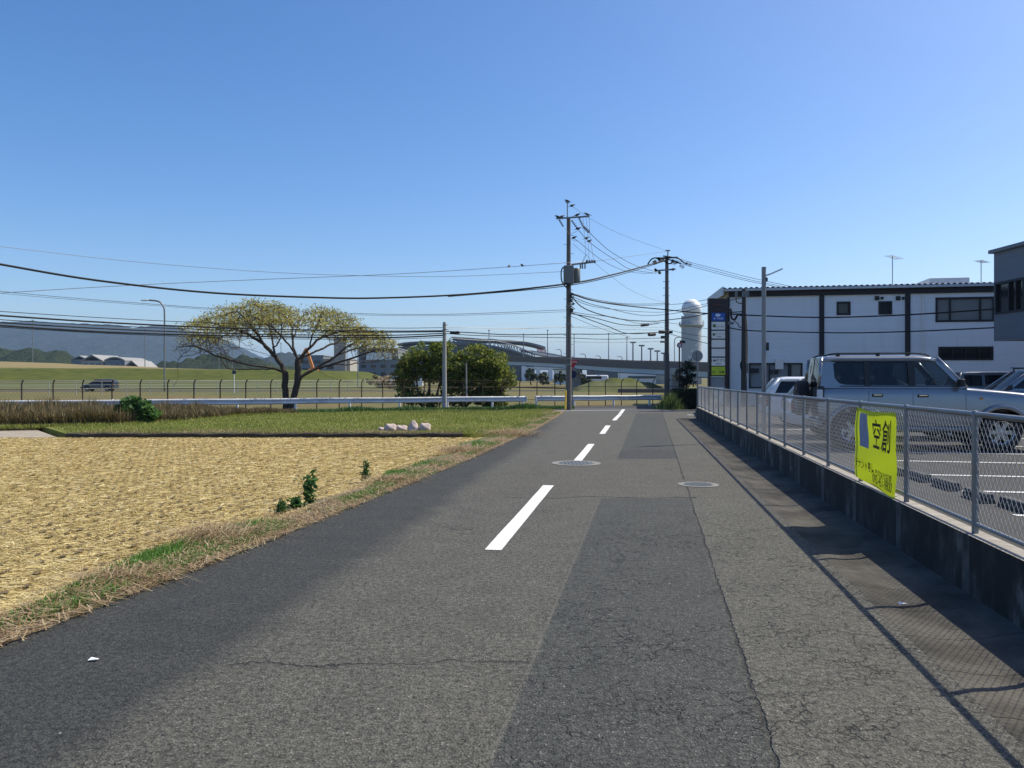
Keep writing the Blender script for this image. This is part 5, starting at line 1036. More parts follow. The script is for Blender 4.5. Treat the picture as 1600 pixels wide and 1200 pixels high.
shed(111, 138, 555.5, 576, 420, 25, 'hangar', 'tanroof', 'small pale roofed hangar at the left of the distant group', 0, 2); shed(127, 161, 554, 576, 400, 25, 'cream', 'tanroof', 'pale gabled hangar in the middle of the distant group', 0, 3); shed(164, 195, 557.5, 576, 400, 25, 'hangar', 'tanroof', 'flat roofed pale hangar right of the gabled one', 1, 1.5); shed(195, 217, 563, 577, 390, 20, 'tanroof', 'tanroof', 'small sand coloured shed at the right of the distant group', 0, 3)
def block(px0, px1, ytop, ybase, Y, depth, m, label, name='building', extra=None):
    a_, c_ = P(px0, ybase, Y), P(px1, ybase, Y); H = P(px0, ytop, Y).z - a_.z; wd = c_.x - a_.x; t = empty(name, ((a_.x + c_.x) / 2, Y, a_.z), 0, label, 'building')
    MB().box((0, depth / 2, H / 2), (wd, depth, H)).build('wall', m, t); MB().box((0, depth / 2, H + .15), (wd + .5, depth + .5, .35)).build('roof', 'tanroof', t); b = MB(); n = max(2, int(wd / 4))
    for i in range(n):
        for z in np.arange(1.6, H - 1, 3.2): b.box((-wd / 2 + wd * (i + .5) / n, -.08, z + .4), (wd / n * .5, .16, 1.2))
    b.each('window', 'glass_win', t); return t
t = block(505, 547, 562, 582, 300, 14, 'cream', 'white building with tan columns seen under the tree branches', 'office_building')
for px in (527, 536): q = P(px, 560, 299) - t.location; MB().box((q.x, -.9, 6), (2.2, 1.6, 14)).build('column', 'tanroof', t)
t = block(560, 622, 545, 592, 330, 30, 'hangar', 'big grey hangar with a white sign board between tree and bushes', 'hangar'); q = P(592, 556.5, 329) - t.location; MB().box((q.x, -.5, q.z), (10.5, .5, 2.9)).build('sign_board', 'term_white', t)
t = block(468, 505, 556, 585, 340, 20, 'hangar', 'dim grey building behind the fork of the yellow tree', 'office_building')
t = empty('crane', (PX(490, 260), 260, P(0, 582, 260).z), 0, 'orange crane boom leaning beside the tree trunk', 'crane'); MB().bar((0, 0, .5), (-2.4, 0, 7.8), .9, .9).bar((-2.4, 0, 7.8), (-4.0, 0, 5), .6, .6).build('boom', 'orange', t); MB().box((0, 0, .3), (3, 2.6, 1.6)).build('cab', 'orange', t, bevel=.2)
t = empty('bus', (PX(636, 150), 150, -.3), 0, 'white vehicle with a red roof glimpsed left of the bushes', 'bus'); MB().box((0, 0, 1.25), (6, 2.3, 1.9)).build('body', 'carwhite', t, bevel=.15); MB().box((0, 0, 2.5), (4.6, 2.1, .7)).build('roof', 'red', t, bevel=.2); MB().box((0, -1.16, 1.6), (5, .06, .7)).build('window', 'glass_win', t)
t = empty('truck', (PX(924, 175), 175, -.3), 0, 'white van parked under the viaduct right of the stop sign', 'van'); b = MB(); b.box((.3, 0, 1.5), (6.6, 2.1, 1.9)); b.build('body', 'carwhite', t, bevel=.35, seg=3); MB().box((-2.3, -1.06, 1.9), (1.6, .06, .6)).box((.5, -1.06, 1.9), (3.2, .06, .6)).build('window', 'glass_win', t)
for x in (-2, 2): MB().lathe([(.4, -1.1), (.4, 1.1)], (x, 0, .42), 12, Matrix.Rotation(math.pi / 2, 3, 'X')).build('wheel', 'rubber', t)
b = MB(); t = empty('retaining_wall', (PX(1045, 103), 103, -.4), 0, 'long low dark brown wall on the airfield before the viaduct', 'wall'); MB().box((2, 0, .12), (17, .4, .8)).build('wall', 'parapet', t); MB().box((2, -.05, .56), (17.2, .5, .08)).build('coping', 'concrete', t)
for px, py, w_, h_, Y, m, lab in ((1002, 587, 14, 4, 260, 'term_white', 'low white building seen beneath the viaduct'), (945, 583, 14, 6, 330, 'term_roof', 'grey blue building beneath the viaduct behind the mound'), (1060, 588, 12, 3.5, 240, 'cream', 'low pale building beneath the viaduct near the far pole'), (880, 588, 5, 4, 230, 'term_white', 'small white kiosk under the viaduct left of the utility pole')):
    t = empty('building', (PX(px, Y), Y, -.3), 0, lab, 'building'); MB().box((0, 0, h_ / 2), (w_, 8, h_)).build('wall', m, t); MB().box((0, 0, h_ + .2), (w_ + .6, 8.6, .4)).build('roof', 'tanroof', t); MB().box((0, -4.05, h_ * .5), (w_ * .7, .12, h_ * .22)).build('window_band', 'term_glass', t)
# ---------------------------------------------------------------- vegetation
def Z2(x, y): return (280 + x / 4, 440 + y / 4)
def spreading_tree():
    Yt = 42.0; base = Vector((PX(456, Yt), Yt, -.1)); t = empty('spreading_tree', base, 0, 'wide umbrella shaped tree with sparse yellow leaves behind the guardrail', 'tree')
    nodes, par = [], []
    def add(p, q): nodes.append(p); par.append(q); return len(nodes) - 1
    def limb(pts, start, d0, d1):
        """pts in zoom pixels; depth runs from d0 to d1 metres"""
        q = start; w_ = [Z2(*p) for p in pts]; n = len(w_); P3 = [np.array(P(px, py, Yt + d0 + (d1 - d0) * i / max(1, n - 1)) - base) for i, (px, py) in enumerate(w_)]
        last = nodes[q] if q is not None else None; seq = ([last] if q is not None else []) + P3; out = []
        if q is None: q = add(seq[0], -1); out.append(q)
        for a, b_ in zip(seq[:-1], seq[1:]):
            L = np.linalg.norm(b_ - a); k = max(1, int(L / .16))
            for i in range(1, k + 1): q = add(a + (b_ - a) * i / k + rng.normal(size=3) * .014, q); out.append(q)
        return out
    near = lambda ids, x, y: min(ids, key=lambda i: (nodes[i][0] - (PX(Z2(x, y)[0], Yt) - base.x)) ** 2 + (nodes[i][2] - (EYE + (HOR - Z2(x, y)[1]) * Yt / F - base.z)) ** 2)
    TL = limb([(672, 812), (668, 740), (662, 650), (665, 570)], None, 0, .1)
    TR = limb([(700, 812), (715, 735), (735, 650), (742, 580), (742, 490)], None, -.1, .1)
    a = limb([(600, 545), (520, 530), (440, 522), (320, 490), (220, 462)], TL[-1], -.2, -1.8);
    limb([(560, 548), (470, 548), (380, 550), (300, 542)], near(a, 600, 545), .2, 2.6)
    b_ = limb([(640, 520), (600, 470), (530, 390), (430, 330), (330, 290), (220, 262), (120, 246)], TL[-1], .2, 1.6); limb([(560, 460), (500, 440), (400, 415), (310, 405)], near(b_, 600, 470), .6, -2.2)
    c = limb([(590, 410), (578, 330), (545, 240), (485, 165)], near(b_, 600, 465), .6, 3.2); limb([(500, 340), (430, 250), (360, 180)], near(b_, 530, 390), .8, -2.6)
    limb([(610, 400), (640, 340), (640, 250), (610, 170)], near(c, 590, 410), 0, -3.4)
    d = limb([(690, 400), (620, 320), (555, 265), (460, 215)], TR[-1], -.3, -3.0); e_ = limb([(712, 420), (705, 300), (692, 210), (700, 152)], TR[-1], .2, 2.0)
    limb([(720, 340), (745, 260), (790, 190)], near(e_, 706, 320), .5, 4.0)
    f = limb([(790, 440), (860, 370), (950, 292), (1030, 235)], TR[-1], .2, 1.4); limb([(828, 340), (868, 270), (905, 180)], near(f, 820, 410), -.6, -3.6)
    limb([(900, 345), (980, 320), (1080, 300), (1180, 285)], near(f, 860, 370), .9, -1.8)
    g_ = limb([(760, 600), (800, 570), (850, 545), (960, 480), (1060, 400), (1180, 335), (1290, 308)], near(TR, 730, 660), -.1, 1.0); h = limb([(900, 535), (980, 510), (1120, 465), (1230, 430), (1325, 388)], near(g_, 850, 545), .2, -2.4)
    limb([(1000, 455), (1100, 420), (1200, 390), (1290, 360)], near(g_, 960, 480), .5, 3.2); limb([(880, 565), (950, 600), (1015, 622), (1085, 628)], near(g_, 850, 548), 0, -1.0)
    limb([(780, 470), (900, 415), (1020, 365), (1130, 300)], TR[-3], .3, 3.6); limb([(1050, 520), (1150, 505), (1250, 500)], near(h, 980, 510), 0, 1.8)
    nm = len(nodes)
    # crown attraction points under a flattened dome
    ox = [297, 306, 330, 352, 370, 405, 425, 442, 462, 480, 517, 545, 580, 603, 614]; oy = [504, 499, 496, 488, 475, 472, 479, 474, 482, 476, 481, 493, 511, 517, 528]
    A = []
    pads = []
    while len(pads) < 60:
        px = rng.uniform(294, 616); s = (px - 455) / 163; R = math.sqrt(max(.02, 1 - s * s)) * 4.4; pads.append((px, rng.uniform(-1, 1), R, rng.random() ** 1.2, rng.uniform(8, 18)))
    while len(A) < 2500:
        pd = pads[rng.integers(len(pads))]; px = pd[0] + rng.normal() * pd[4]; px = min(616, max(296, px)); s = (px - 455) / 163; R = pd[2]; dp = pd[1] * R + rng.normal() * .5; dd = dp / max(R, .5)
        zt = EYE + (HOR - np.interp(px, ox, oy)) * Yt / F - base.z; zt -= 1.1 * dd * dd * (1 - abs(s) * .6)
        th = 1.15 + .5 * (1 - abs(s)); z = zt - th * pd[3] + rng.normal() * .09
        A.append((PX(px, Yt) - base.x, dp, z))
    for _ in range(300):
        px = rng.choice([rng.uniform(298, 350), rng.uniform(540, 612)]); z = EYE + (HOR - rng.uniform(522, 552)) * Yt / F - base.z; A.append((PX(px, Yt) - base.x, rng.uniform(-2.2, 2.2), z))
    A = np.array(A); N = np.array(nodes); alive = np.ones(len(A), bool); dist = np.full(len(A), 1e9); who = np.zeros(len(A), int)
    def upd(i0):
        M_ = N[i0:]; 
        for s in range(0, len(M_), 400):
            D = np.linalg.norm(A[:, None] - M_[None, s:s + 400], axis=2); j = D.argmin(1); dm = D[np.arange(len(A)), j]; k = dm < dist; dist[k] = dm[k]; who[k] = j[k] + i0 + s
    upd(0); step = .15
    for it in range(75):
        k = alive & (dist < 2.6); alive &= dist > .2
        if not k.any(): break
        new = []; 
        for w_ in np.unique(who[k]):
            v = (A[k & (who == w_)] - N[w_]); v /= np.linalg.norm(v, axis=1)[:, None] + 1e-9; v = v.sum(0) + rng.normal(size=3) * .25; v /= np.linalg.norm(v) + 1e-9
            new.append((N[w_] + v * step, w_))
        i0 = len(N); N = np.concatenate([N, np.array([q for q, _ in new])]); par.extend([w_ for _, w_ in new]); upd(i0)
        if len(N) > 9000: break
    n = len(N); ch = [[] for _ in range(n)]; r = np.zeros(n); w8 = np.zeros(n)
    for i in range(n):
        if par[i] >= 0: ch[par[i]].append(i)
    for i in range(n - 1, -1, -1): 
        w8[i] = max(w8[i], 1.0)
        if par[i] >= 0: w8[par[i]] += w8[i] if i != par[i] else 0
    r = .0105 * w8 ** .42
    for i in range(n):      # keep limbs no thicker than their parents
        if par[i] >= 0: r[i] = min(r[i], r[par[i]])
    tr = np.array([i for i in TL + TR]); hz = N[:, 2]
    for i in tr: r[i] = max(r[i], .17) * (1 + .55 * max(0, 1 - hz[i] / .35) ** 2)
    b = MB(); done = set()
    def chain(i, start):
        seq = ([start] if start >= 0 else []) + [i]
        while ch[i]: 
            j = max(ch[i], key=lambda q: w8[q]); done.add(j); seq.append(j); i = j
        return seq
    order = sorted(range(n), key=lambda i: -w8[i])
    for i in order:
        if i in done: continue
        done.add(i); seq = chain(i, par[i])
        if len(seq) < 2: continue
        rr = [min(r[q], r[seq[1]] * 1.0) if k == 0 else r[q] for k, q in enumerate(seq)]
        b.tube([N[q] for q in seq], rr, 8 if rr[0] > .05 else (5 if rr[0] > .02 else 3), caps=False)
    b.build('trunk', 'bark', t, smooth=True)
    fine = [i for i in range(nm, n) if w8[i] < 9]; C = []; tw = MB()
    for i in fine:
        p = N[i]; topf = EYE + (HOR - np.interp(PXinv(p[0] + base.x, Yt), ox, oy)) * Yt / F - base.z - p[2]
        if not ch[i] or rng.random() < .12:
            for _ in range(2): q = p + rng.normal(size=3) * np.array([.22, .22, .09]) + np.array([0, 0, .05]); tw.tube([p, (p + q) / 2 + rng.normal(size=3) * .03, q], [.006, .005, .003], 3, caps=False)
        m_ = rng.poisson(6 if topf < 1.2 else (3.8 if topf < 1.7 else .6))
        if (HOR - (p[2] + base.z - EYE) * F / Yt) > 530 + abs(rng.normal()) * (30 if p[0] > 2.0 else 9): m_ = 0
        if m_: C.append(p + rng.normal(size=(m_, 3)) * np.array([.21, .21, .07]) + np.array([0, 0, .06]))
    tw.build('twigs', 'bark', t); C = np.concatenate(C); leaf_mesh('leaves', C, .11, 'tree_leaf', t, upbias=.6, ratio=.45)
    return t
def PXinv(X, Y): return 800 + X * F / Y
spreading_tree()

def clump_tree(name, label, base, lumps, m, n, size, trunks, cat='tree', group=None, sub=.42, bark='bark', up=.3, flat=.75):
    """crown grown from many small leaf clumps set around larger lumps; gaps are left between clumps"""
    t = empty(name, base, 0, label, cat, group); C = []; cl_ = []
    vol = np.array([l[3] * l[4] * l[5] for l in lumps]) ** .67; vol /= vol.sum(); k = max(8, int(n / 55))
    for i in rng.choice(len(lumps), k, p=vol):
        x, y, z, rx, ry, rz = lumps[i]; v = rand_unit(1)[0]; q = rng.random() ** .3
        c = np.array([x + v[0] * rx * q, y + v[1] * ry * q, z + v[2] * rz * q]); c[2] = max(c[2], .12); cl_.append(c)
        s = sub * rng.uniform(.6, 1.3); mm = 55; w_ = rand_unit(mm) * (rng.random((mm, 1)) ** .4) * s * np.array([1, 1, flat]); C.append(c + w_)
    C = np.concatenate(C); C = C[C[:, 2] > .02]
    b = MB()
    for p, q, r in trunks:
        p, q = np.array(p, float), np.array(q, float); mid = (p + q) / 2 + rng.normal(size=3) * .12 * np.linalg.norm(q - p) * .5; pts = catmull([p, mid, q], 4); b.tube(pts, list(np.linspace(r, r * .45, len(pts))), 7, caps=False)
    tips = [np.array(q) for p, q, r in trunks]
    for c in cl_[::3]:
        q = min(tips, key=lambda a_: np.linalg.norm(a_ - c)) if tips else np.array([0, 0, 0]); b.tube([q, (q + c) / 2 + rng.normal(size=3) * .12 * sub, c], [.05 * sub * 1.6, .03 * sub * 1.6, .008], 4, caps=False)
    if b.v: b.build('trunk', bark, t, smooth=True)
    leaf_mesh('leaves', C, size, m, t, upbias=up + .5); return t
Yb = 50.0; kb = Yb / F
def blump(base, l): return [((px - 800) * kb - base[0], dy, (HOR - py) * kb + EYE - base[2], rx, ry, rz) for px, py, dy, rx, ry, rz in l]
bs = (PX(668, Yb), Yb, -.3)
clump_tree('broadleaf_tree', 'dense dark green bush tree with bare lower gaps behind the short concrete post', bs, blump(bs, [(645, 568, 0, .95, 1.2, .7), (668, 552, 0, 1.1, 1.2, .75), (695, 555, .2, 1.1, 1.2, .8), (716, 575, 0, 1.0, 1.2, .9), (690, 585, .5, 1.1, 1.2, .7), (628, 585, 0, .55, .8, .6), (640, 618, 0, .8, 1.0, .55), (632, 600, .3, .7, 1.0, .5), (660, 575, .4, 1.2, 1.0, .9), (712, 595, .4, 1.0, 1.0, 1.0), (715, 612, 0, 1.0, 1.1, .8), (668, 625, -.3, .9, .9, .4)]), 'bush_leaf', 17000, .18,
    [((-.3, 0, 0), (-.7, 0, 2.0), .09), ((0, 0, 0), (.1, .1, 2.6), .11), ((.25, 0, 0), (.9, 0, 2.1), .1), ((.1, .1, 0), (1.6, .1, 1.5), .07), ((-.2, 0, 0), (-1.3, 0, 1.1), .06)], sub=.36)
bs = (PX(762, Yb), Yb, -.3)
clump_tree('broadleaf_tree', 'dense dark green rounded bush tree with leaves to the ground, left of the viaduct', bs, blump(bs, [(745, 560, 0, 1.0, 1.2, .8), (765, 570, 0, 1.1, 1.2, .9), (780, 595, 0, .95, 1.1, .9), (748, 595, 0, 1.1, 1.2, .9), (770, 622, -.1, 1.1, 1.1, .55), (735, 622, 0, .8, 1.0, .55)]), 'bush_leaf', 14000, .18, [((0, 0, 0), (-.5, 0, 2.2), .1), ((.1, 0, 0), (.5, 0, 2.1), .1), ((.2, 0, 0), (1.0, 0, 1.2), .07)], sub=.36)
for px, ph, Y, lab in ((830, 571, 205, 'leftmost round tree under the viaduct'), (848, 575, 205, 'middle round tree under the viaduct'), (875.5, 574, 205, 'round tree under the viaduct beside the utility pole'), (913, 578, 170, 'dark tree under the viaduct right of the stop sign')):
    k = Y / F; clump_tree('broadleaf_tree', lab, (PX(px, Y), Y, -.3), [(0, 0, (598 - (ph + 9)) * k, 1.25, 1.25, 1.5), (.3, 0, (598 - (ph + 15)) * k, 1.5, 1.4, 1.3), (-.4, .2, (598 - (ph + 13)) * k, 1.2, 1.2, 1.1)], 'far_tree', 1600, .42, [((0, 0, 0), (0, 0, 2.6), .16)], group='trees under the viaduct', sub=.55)
for i, (px, py, Y, s, lab) in enumerate(((608, 590, 140, 1.6, 'pale dry reed clump left of the bushes'), (590, 588, 150, 1.5, 'brown shrub on the end of the grass embankment'), (1073, 590, 44.5, .8, 'dark thin leaved young tree behind the clipped hedge'))):
    if i < 2: clump_tree('shrub', lab, (PX(px, Y), Y, -.3), [(0, 0, 1.2, s * 1.6, s, 1.0), (s, 0, .8, s, s, .7)], 'dry' if i == 0 else 'dry_brown', 2600, .3, [], 'shrub', sub=.5)
Y = 44.0; clump_tree('young_tree', 'dark thin leaved young tree rising behind the clipped hedge', (PX(1072, Y), Y, -.1), [(0, 0, 1.6, .45, .4, .55), (.1, 0, 2.15, .4, .35, .4), (-.15, .1, 1.0, .4, .35, .4), (.35, 0, 1.5, .3, .3, .3), (-.38, 0, 1.8, .22, .25, .25)], 'hedge_leaf', 1500, .13, [((0, 0, 0), (.02, 0, 2.3), .05), ((0, 0, .6), (.4, 0, 1.6), .03), ((0, 0, .7), (-.4, 0, 1.9), .03)], sub=.22)
Y = 41.2; t = empty('hedge', (PX(1075, Y), Y, -.02), 0, 'dark clipped hedge block at the corner of the lot entrance', 'hedge'); n = 15000; C = rng.uniform(-1, 1, (n, 3)); f_ = rng.integers(0, 3, n); sg = np.where(rng.random(n) < .5, -1, 1); k = rng.random(n) < .75; C[k, f_[k]] = sg[k] * rng.uniform(.88, 1.03, k.sum()); C = C * np.array([.58, .9, .5]) + np.array([0, .4, .53]); leaf_mesh('leaves', C, .085, 'hedge_leaf', t, upbias=.2); b = MB()
for q in rng.uniform(-1, 1, (40, 3)): b.tube([(q[0] * .3, .4 + q[1] * .5, 0), (q[0] * .5, .4 + q[1] * .8, .5 + q[2] * .45)], [.015, .006], 4)
b.build('stem', 'bark', t)
Y = 43; clump_tree('shrub', 'low green hedge strip between the sign tower and the dark hedge', (PX(1096, Y), Y, -.02), [(0, 0, .55, .35, .5, .35), (.35, 0, .5, .35, .5, .4), (-.3, 0, .3, .3, .5, .2)], 'bush_leaf', 2400, .08, [], 'shrub', sub=.18)
# upright reedy weeds, bright green, at the road end
t = empty('weed_clump', (PX(1048, 41), 41, 0), 0, 'tall bright green weeds at the road end beside the dark hedge', 'weeds'); n = 1100
B = np.stack([rng.normal(0, .3, n), rng.normal(0, .35, n), np.zeros(n)], 1); blade_mesh('leaves', B, np.clip(.9 - np.abs(B[:, 0]) * 1.1, .25, 1.), .03, 'reed', .7, t)
# bush of broad leaves in the dry bank
Y = 28.2; clump_tree('shrub', 'round bright green bush rising out of the brown weeds in front of the guardrail', (PX(214, Y), Y, -.05), [(0, 0, .5, .5, .45, .35), (.3, 0, .42, .42, .4, .3), (-.3, 0, .45, .4, .4, .35), (-.12, 0, .72, .35, .3, .2)], 'kudzu', 4200, .15, [((0, 0, 0), (0, 0, .4), .03)], 'bush', sub=.2)
# dry brown weeds in front of the guardrail (nobody could count them)
n = 60000; X = rng.uniform(-27, -9.5, n); lo = np.interp(X, [-27, -16.5, -13.3, -12.2, -11.6, -9.5], [26.4, 26.0, 27.2, 29.4, 33.5, 36.5]); hi = 43.4 + .38 * X - 2.2; q = rng.random(n) ** 1.3; Yv = lo + (hi - lo) * q
nz = np.sin(X * 1.7) * .5 + np.sin(X * 4.1 + Yv * 2) * .3 + np.sin(Yv * 3.3) * .2
hgt = np.interp(X, [-27, -16, -12.5, -11, -9.5], [.78, .68, .5, .3, .12]) * (1 + .28 * nz) * (1 - .25 * np.clip((q - .75) * 4, 0, 1))
tag(blade_mesh('dry_weeds', np.stack([X, Yv, np.full(n, -.06)], 1), hgt, .028, 'dry_brown', .8), kind='stuff')
n = 9000; X = rng.uniform(-27, -10, n); lo = np.interp(X, [-27, -16.5, -13.3, -12.2, -11.6, -9.5], [26.4, 26.0, 27.2, 29.4, 33.5, 36.5]); Yv = lo + rng.normal(0, .5, n) ; 
tag(blade_mesh('dry_grass', np.stack([X, np.abs(Yv - lo) + lo - .5, np.full(n, -.04)], 1), .16, .022, 'grass', .8), kind='stuff')
# grass of the plot
n = 60000; Yv = 23 + rng.random(n) ** 1.2 * 17; lf = np.interp(Yv, [23, 27, 30, 36, 40], [-12.7, -15.5, -13.5, -10, -9]); rt = np.array([leftx(y) for y in Yv]) - .5; X = lf + (rt - lf) * rng.random(n); ok = Yv < 43.4 + .38 * X - 2.6; X, Yv = X[ok], Yv[ok]
tag(blade_mesh('grass', np.stack([X, Yv, np.zeros(len(X))], 1), .075 + .03 * np.sin(X * 1.3) * np.sin(Yv), .016, 'grass', .8), kind='stuff')
n = 9000; X = rng.uniform(-10, 3.2, n); Yv = 43.4 + .38 * X - 2.75 + rng.normal(0, .28, n); hh = .16 + .14 * np.clip(np.sin(X * 2.3) + np.sin(X * .9 + 1), 0, 2) / 2
tag(blade_mesh('weeds', np.stack([X, Yv, np.zeros(n)], 1), hh, .024, 'weed_leaf', .7), kind='stuff')
n = 6000; X = rng.uniform(-12.4, -1.4, n); tag(blade_mesh('dry_grass', np.stack([X, 23 + rng.random(n) ** 2 * 1.6, np.zeros(n)], 1), .07, .014, 'dry', 1.0), kind='stuff')
# dark earth kerb between field and plot
b = MB(); N = 40; vs = []
for i in range(N + 1):
    x = -12.7 + 11.3 * i / N; j = .02 * math.sin(i * 2.1) + .015 * math.sin(i * 5.3); vs += [(x, 22.93 + j, -.2), (x, 22.9 + j, .0 + .5 * j), (x, 23.08, .02 + .5 * j), (x, 23.2, -.01)]
b.add(vs, [(4 * i + k, 4 * i + 4 + k, 4 * i + 5 + k, 4 * i + 1 + k) for i in range(N) for k in range(3)]); MT['kerb'] = mat('dark_shaded_kerb', (.04, .037, .031), .95, 0, .3, 8, .4, .02)  # dark tone holds the shade of the step's camera-side face
tag(b.build('field_kerb', 'kerb'), 'long dark low kerb between the straw field and the green plot', 'kerb')
# rice straw lying on the field, and rows of cut stubble
def fieldpts(n, ymin=2.2, pw=1.0):
    Yv = ymin + (22.9 - ymin) * rng.random(n) ** pw; rt = np.array([leftx(y) for y in Yv]) - np.interp(Yv, [2, 8, 15, 22], [.42, .45, .6, .85]); lf = -.66 * Yv - 2.0; X = rt - (rt - lf) * rng.random(n); return X, Yv
n = 230000; X, Yv = fieldpts(n, pw=1.12); az = rng.normal(.25, .75, n); L = rng.uniform(.06, .2, n); wd = rng.uniform(.0022, .005, n) * np.interp(Yv, [4, 22], [1, 1.8])
d = np.stack([np.cos(az), np.sin(az), rng.normal(0, .07, n)], 1) * (L / 2)[:, None]; s = np.stack([-np.sin(az), np.cos(az), rng.normal(0, .25, n)], 1) * wd[:, None]; off = np.array([leftx(y) for y in Yv]) - X; C = np.stack([X, Yv, -.125 + rng.random(n) * .035 + np.interp(off, [.3, .5, .75, 1.0], [.13, .10, .05, 0])], 1)
V = np.stack([C - d - s, C - d + s, C + d + s, C + d - s], 1).reshape(-1, 3); tag(np_mesh('straw', V, np.arange(4 * n).reshape(n, 4), 'straw'), kind='stuff')
dx, dy = .27, .963; rows = []; 
for i in np.arange(-75, 30):
    s = np.arange(-10, 40, .19) + rng.normal(0, .02, len(np.arange(-10, 40, .19))); ox_ = i * .30; rows.append(np.stack([-1.5 + ox_ * dy + s * dx, 3 - ox_ * dx + s * dy], 1))
R = np.concatenate(rows); rt = np.interp(R[:, 1], [p[0] for p in LE], [p[1] for p in LE]) - np.interp(R[:, 1], [2, 8, 15, 22], [.8, .85, 1.0, 1.35]); ok = (R[:, 0] < rt) & (R[:, 0] > -.66 * R[:, 1] - 2) & (R[:, 1] > 3) & (R[:, 1] < 22.7); R = R[ok]
m_ = 9; B = np.repeat(R, m_, 0) + rng.normal(0, .022, (len(R) * m_, 2)); B = np.concatenate([B, np.full((len(B), 1), -.15)], 1)
tag(blade_mesh('rice_stubble', B, .085, .006, 'stub', .9), kind='stuff')
# little bare earth hollows beside the stubble
hb = R[rng.random(len(R)) < .8 * np.clip(.8 + .45 * np.sin(R[:, 0] * .9 + R[:, 1] * .5) + .25 * (R[:, 1] > 14), .12, 1)]; n = len(hb); k = 6; ang = np.linspace(0, 2 * math.pi, k, endpoint=False); rad = rng.uniform(.026, .05, n)
V = np.stack([np.stack([hb[:, 0] + np.cos(a_) * rad * .8 + .03, hb[:, 1] + np.sin(a_) * rad * 1.2, np.full(n, -.076) + .002 * rng.random(n)], 1) for a_ in ang], 1).reshape(-1, 3)
MT['earth'] = mat('dark_earth', (.13, .088, .036), 1., 0, .4, 30); tag(np_mesh('stubble_earth', V, np.arange(n * k).reshape(n, k), 'earth'), kind='stuff')
# verge: green patches, dry tufts and litter along the road edge
def verge_pts(n, o0, o1, y0=2.5, y1=37):
    Yv = y0 + (y1 - y0) * rng.random(n) ** 1.5; return np.array([leftx(y) for y in Yv]) - rng.uniform(o0, o1, n), Yv
n = 70000; X, Yv = verge_pts(n, .12, .85); pat = np.sin(Yv * 1.1 + .6) + .6 * np.sin(Yv * 2.7 + X) + .3 * rng.normal(size=n); off = np.array([leftx(y) for y in Yv]) - X; ok = (pat > -.35) & (off < .62 + .25 * np.sin(Yv)) ; tag(blade_mesh('grass', np.stack([X[ok], Yv[ok], np.full(ok.sum(), -.02)], 1), .075, .010, 'grass_bright', .8), kind='stuff')
n = 17000; X, Yv = verge_pts(n, .05, .8); pat = np.sin(Yv * 1.1 + .6) + .6 * np.sin(Yv * 2.7 + X) + .5 * rng.normal(size=n); ok = pat < .25; hh = np.where(rng.random(n) < .05, .11, .05) * (1 + .5 * np.sin(Yv * 2.2)); tag(blade_mesh('dry_grass', np.stack([X[ok], Yv[ok], np.full(ok.sum(), -.03)], 1), np.clip(hh[ok], .04, .3), .009, 'dry', 2.4, lmin=.45), kind='stuff')
n = 17000; X, Yv = verge_pts(n, -.05, .5); az = rng.random(n) * 6.3; L = rng.uniform(.04, .16, n); d = np.stack([np.cos(az), np.sin(az), rng.normal(0, .2, n)], 1) * (L / 2)[:, None]; s = np.stack([-np.sin(az), np.cos(az), np.zeros(n)], 1) * .004
C = np.stack([X, Yv, .012 + rng.random(n) * .03], 1); tag(np_mesh('dry_litter', np.stack([C - d - s, C - d + s, C + d + s, C + d - s], 1).reshape(-1, 3), np.arange(4 * n).reshape(n, 4), 'dry'), kind='stuff')
for px, py, s, lab in ((340, 838, .34, 'largest tangle of dry straw coloured grass at the near road edge'), (190, 905, .26, 'dry grass tuft at the road edge nearest the camera'), (612, 752, .3, 'dry grass tuft past the two green weeds'), (800, 680, .55, 'large dry grass tangle along the far road edge'), (720, 705, .4, 'dry grass tuft beside the end of the dark kerb')):
    Y = 1.6 * F / (py - 590); n = 420; t = empty('grass_tuft', (PX(px, Y), Y, -.03), 0, lab, 'grass tuft', 'dry tufts along the road edge'); B = np.concatenate([rng.normal(0, s * .5, (n, 2)), np.zeros((n, 1))], 1); blade_mesh('leaves', B, s * .85, .009, 'dry', 2.6, t, lmin=.4)
def weed(px, py, h, lab, kind):
    Y = 1.65 * F / (py - 590); t = empty('weed', (PX(px, Y), Y, -.05), 0, lab, 'weed'); b = MB(); C = []; ns = 5 if kind == 0 else 4
    for i in range(ns):
        a_ = rng.random() * 6.3; ln = rng.uniform(.05, .32) if kind == 0 else rng.uniform(.02, .35) * (i > 0); hh = h * (rng.uniform(.75, 1.) if i == 0 or kind == 0 else rng.uniform(.45, .7)); tip = np.array([math.cos(a_) * ln * h, math.sin(a_) * ln * h, hh]); b.tube([np.zeros(3), tip * .5 + np.array([0, 0, .02]), tip], [.006, .005, .003], 4, caps=False)
        for q in np.linspace(.18, 1, 11 if kind == 0 else 26): C += [tip * q + rng.normal(size=3) * (.035 if kind == 0 else .018 + .03 * (1 - q)) for _ in range(2 if kind == 0 else 3)]
    b.build('stem', 'weed_leaf', t); leaf_mesh('leaves', np.array(C), .085 if kind == 0 else .06, 'kudzu' if kind == 0 else 'weed_leaf', t, upbias=.3, ratio=.6 if kind == 0 else .3)
weed(484, 790, .44, 'leafy green weed with broad leaves standing at the straw field edge', 0); weed(571, 750, .36, 'pointed feathery green weed at the field edge, farther along', 1); weed(441, 804, .2, 'small pale green weed left of the broad leaved one', 1); weed(462, 797, .12, 'tiny weed sprout at the foot of the broad leaved one', 0)

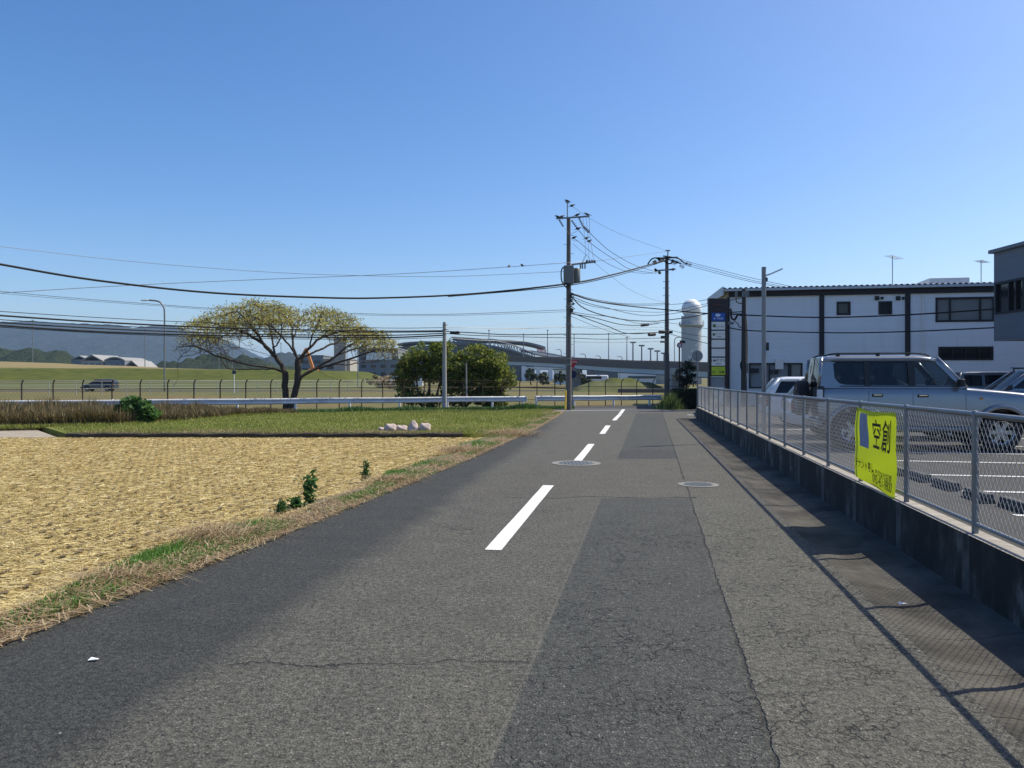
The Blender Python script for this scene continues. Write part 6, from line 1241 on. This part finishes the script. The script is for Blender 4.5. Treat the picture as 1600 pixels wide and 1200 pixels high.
# ---------------------------------------------------------------- sacks, litter
def sack(px, py, w_, h, kind, lab):
    Y = 2016 / (py - 590); b = MB(); V = []; n = 20; L = 12
    for j in range(L + 1):
        f = j / L
        for i in range(n):
            a_ = 2 * math.pi * i / n
            if kind == 'cone': r = (1 - f) ** .7 * .55 + .02; z = f * h
            else: r = .5 * math.sin(math.pi * min(1, .12 + f * .88)) ** .55; z = h * (1 - math.cos(math.pi * f)) / 2
            r *= 1 + .09 * math.sin(3 * a_ + j * .9) + .05 * math.sin(7 * a_ - j); V.append((r * w_ * math.cos(a_), r * w_ * .8 * math.sin(a_), z + (.02 * math.sin(2 * a_ + 1) if 0 < j < L else 0)))
    b.add(V, [(j * n + i, j * n + (i + 1) % n, (j + 1) * n + (i + 1) % n, (j + 1) * n + i) for j in range(L) for i in range(n)] + [tuple(range(n))[::-1], tuple(L * n + i for i in range(n))])
    o = b.build('sack', 'sack', smooth=True); o.location = (PX(px, Y), Y, -.01); tag(o, lab, 'sack', 'sacks dumped on the green plot'); return o
sack(610, 673.5, .36, .22, 'r', 'leftmost full sack of the row, with a torn dark side'); sack(627, 673, .36, .17, 'r', 'lowest rounded sack, second in the row'); sack(646, 673.5, .36, .33, 'cone', 'pointed sack standing up in the row of sacks'); sack(664, 673.5, .35, .24, 'r', 'rightmost rounded sack of the row'); sack(598, 672.5, .28, .1, 'r', 'flattened empty sack at the left end of the row')
for px, py, s, m, lab in ((146, 1033, .028, 'white', 'white scrap of paper on the dark strip of road'), (1410, 945, .03, 'white', 'white scrap of paper in the gutter by the wall')):
    Y = 2016 / (py - 590); tag(MB().add([(PX(px, Y) + x, Y + y, .006 + z) for x, y, z in ((-s, -s * .4, 0), (s, -s * .5, .008), (s * .9, s * .5, .002), (-s * .7, s * .6, .01), (-s, -s * .4, .002), (s, -s * .5, .01), (s * .9, s * .5, .004), (-s * .7, s * .6, .012))], [(3, 2, 1, 0), (4, 5, 6, 7), (0, 1, 5, 4), (1, 2, 6, 5), (2, 3, 7, 6), (3, 0, 4, 7)]).build('paper_scrap', m), lab, 'litter')
# ---------------------------------------------------------------- air
m = bpy.data.materials.new('haze'); m.use_nodes = True; nt = m.node_tree; nt.nodes.clear(); out = nt.nodes.new('ShaderNodeOutputMaterial'); vo = nt.nodes.new('ShaderNodeVolumePrincipled')
vo.inputs['Color'].default_value = (.46, .69, 1, 1); vo.inputs['Density'].default_value = .00011; nt.links.new(vo.outputs[0], out.inputs['Volume'])
tag(MB().box((0, 3000, 150), (18200, 18000 / 1.4, 303)).build('haze', m), kind='stuff')
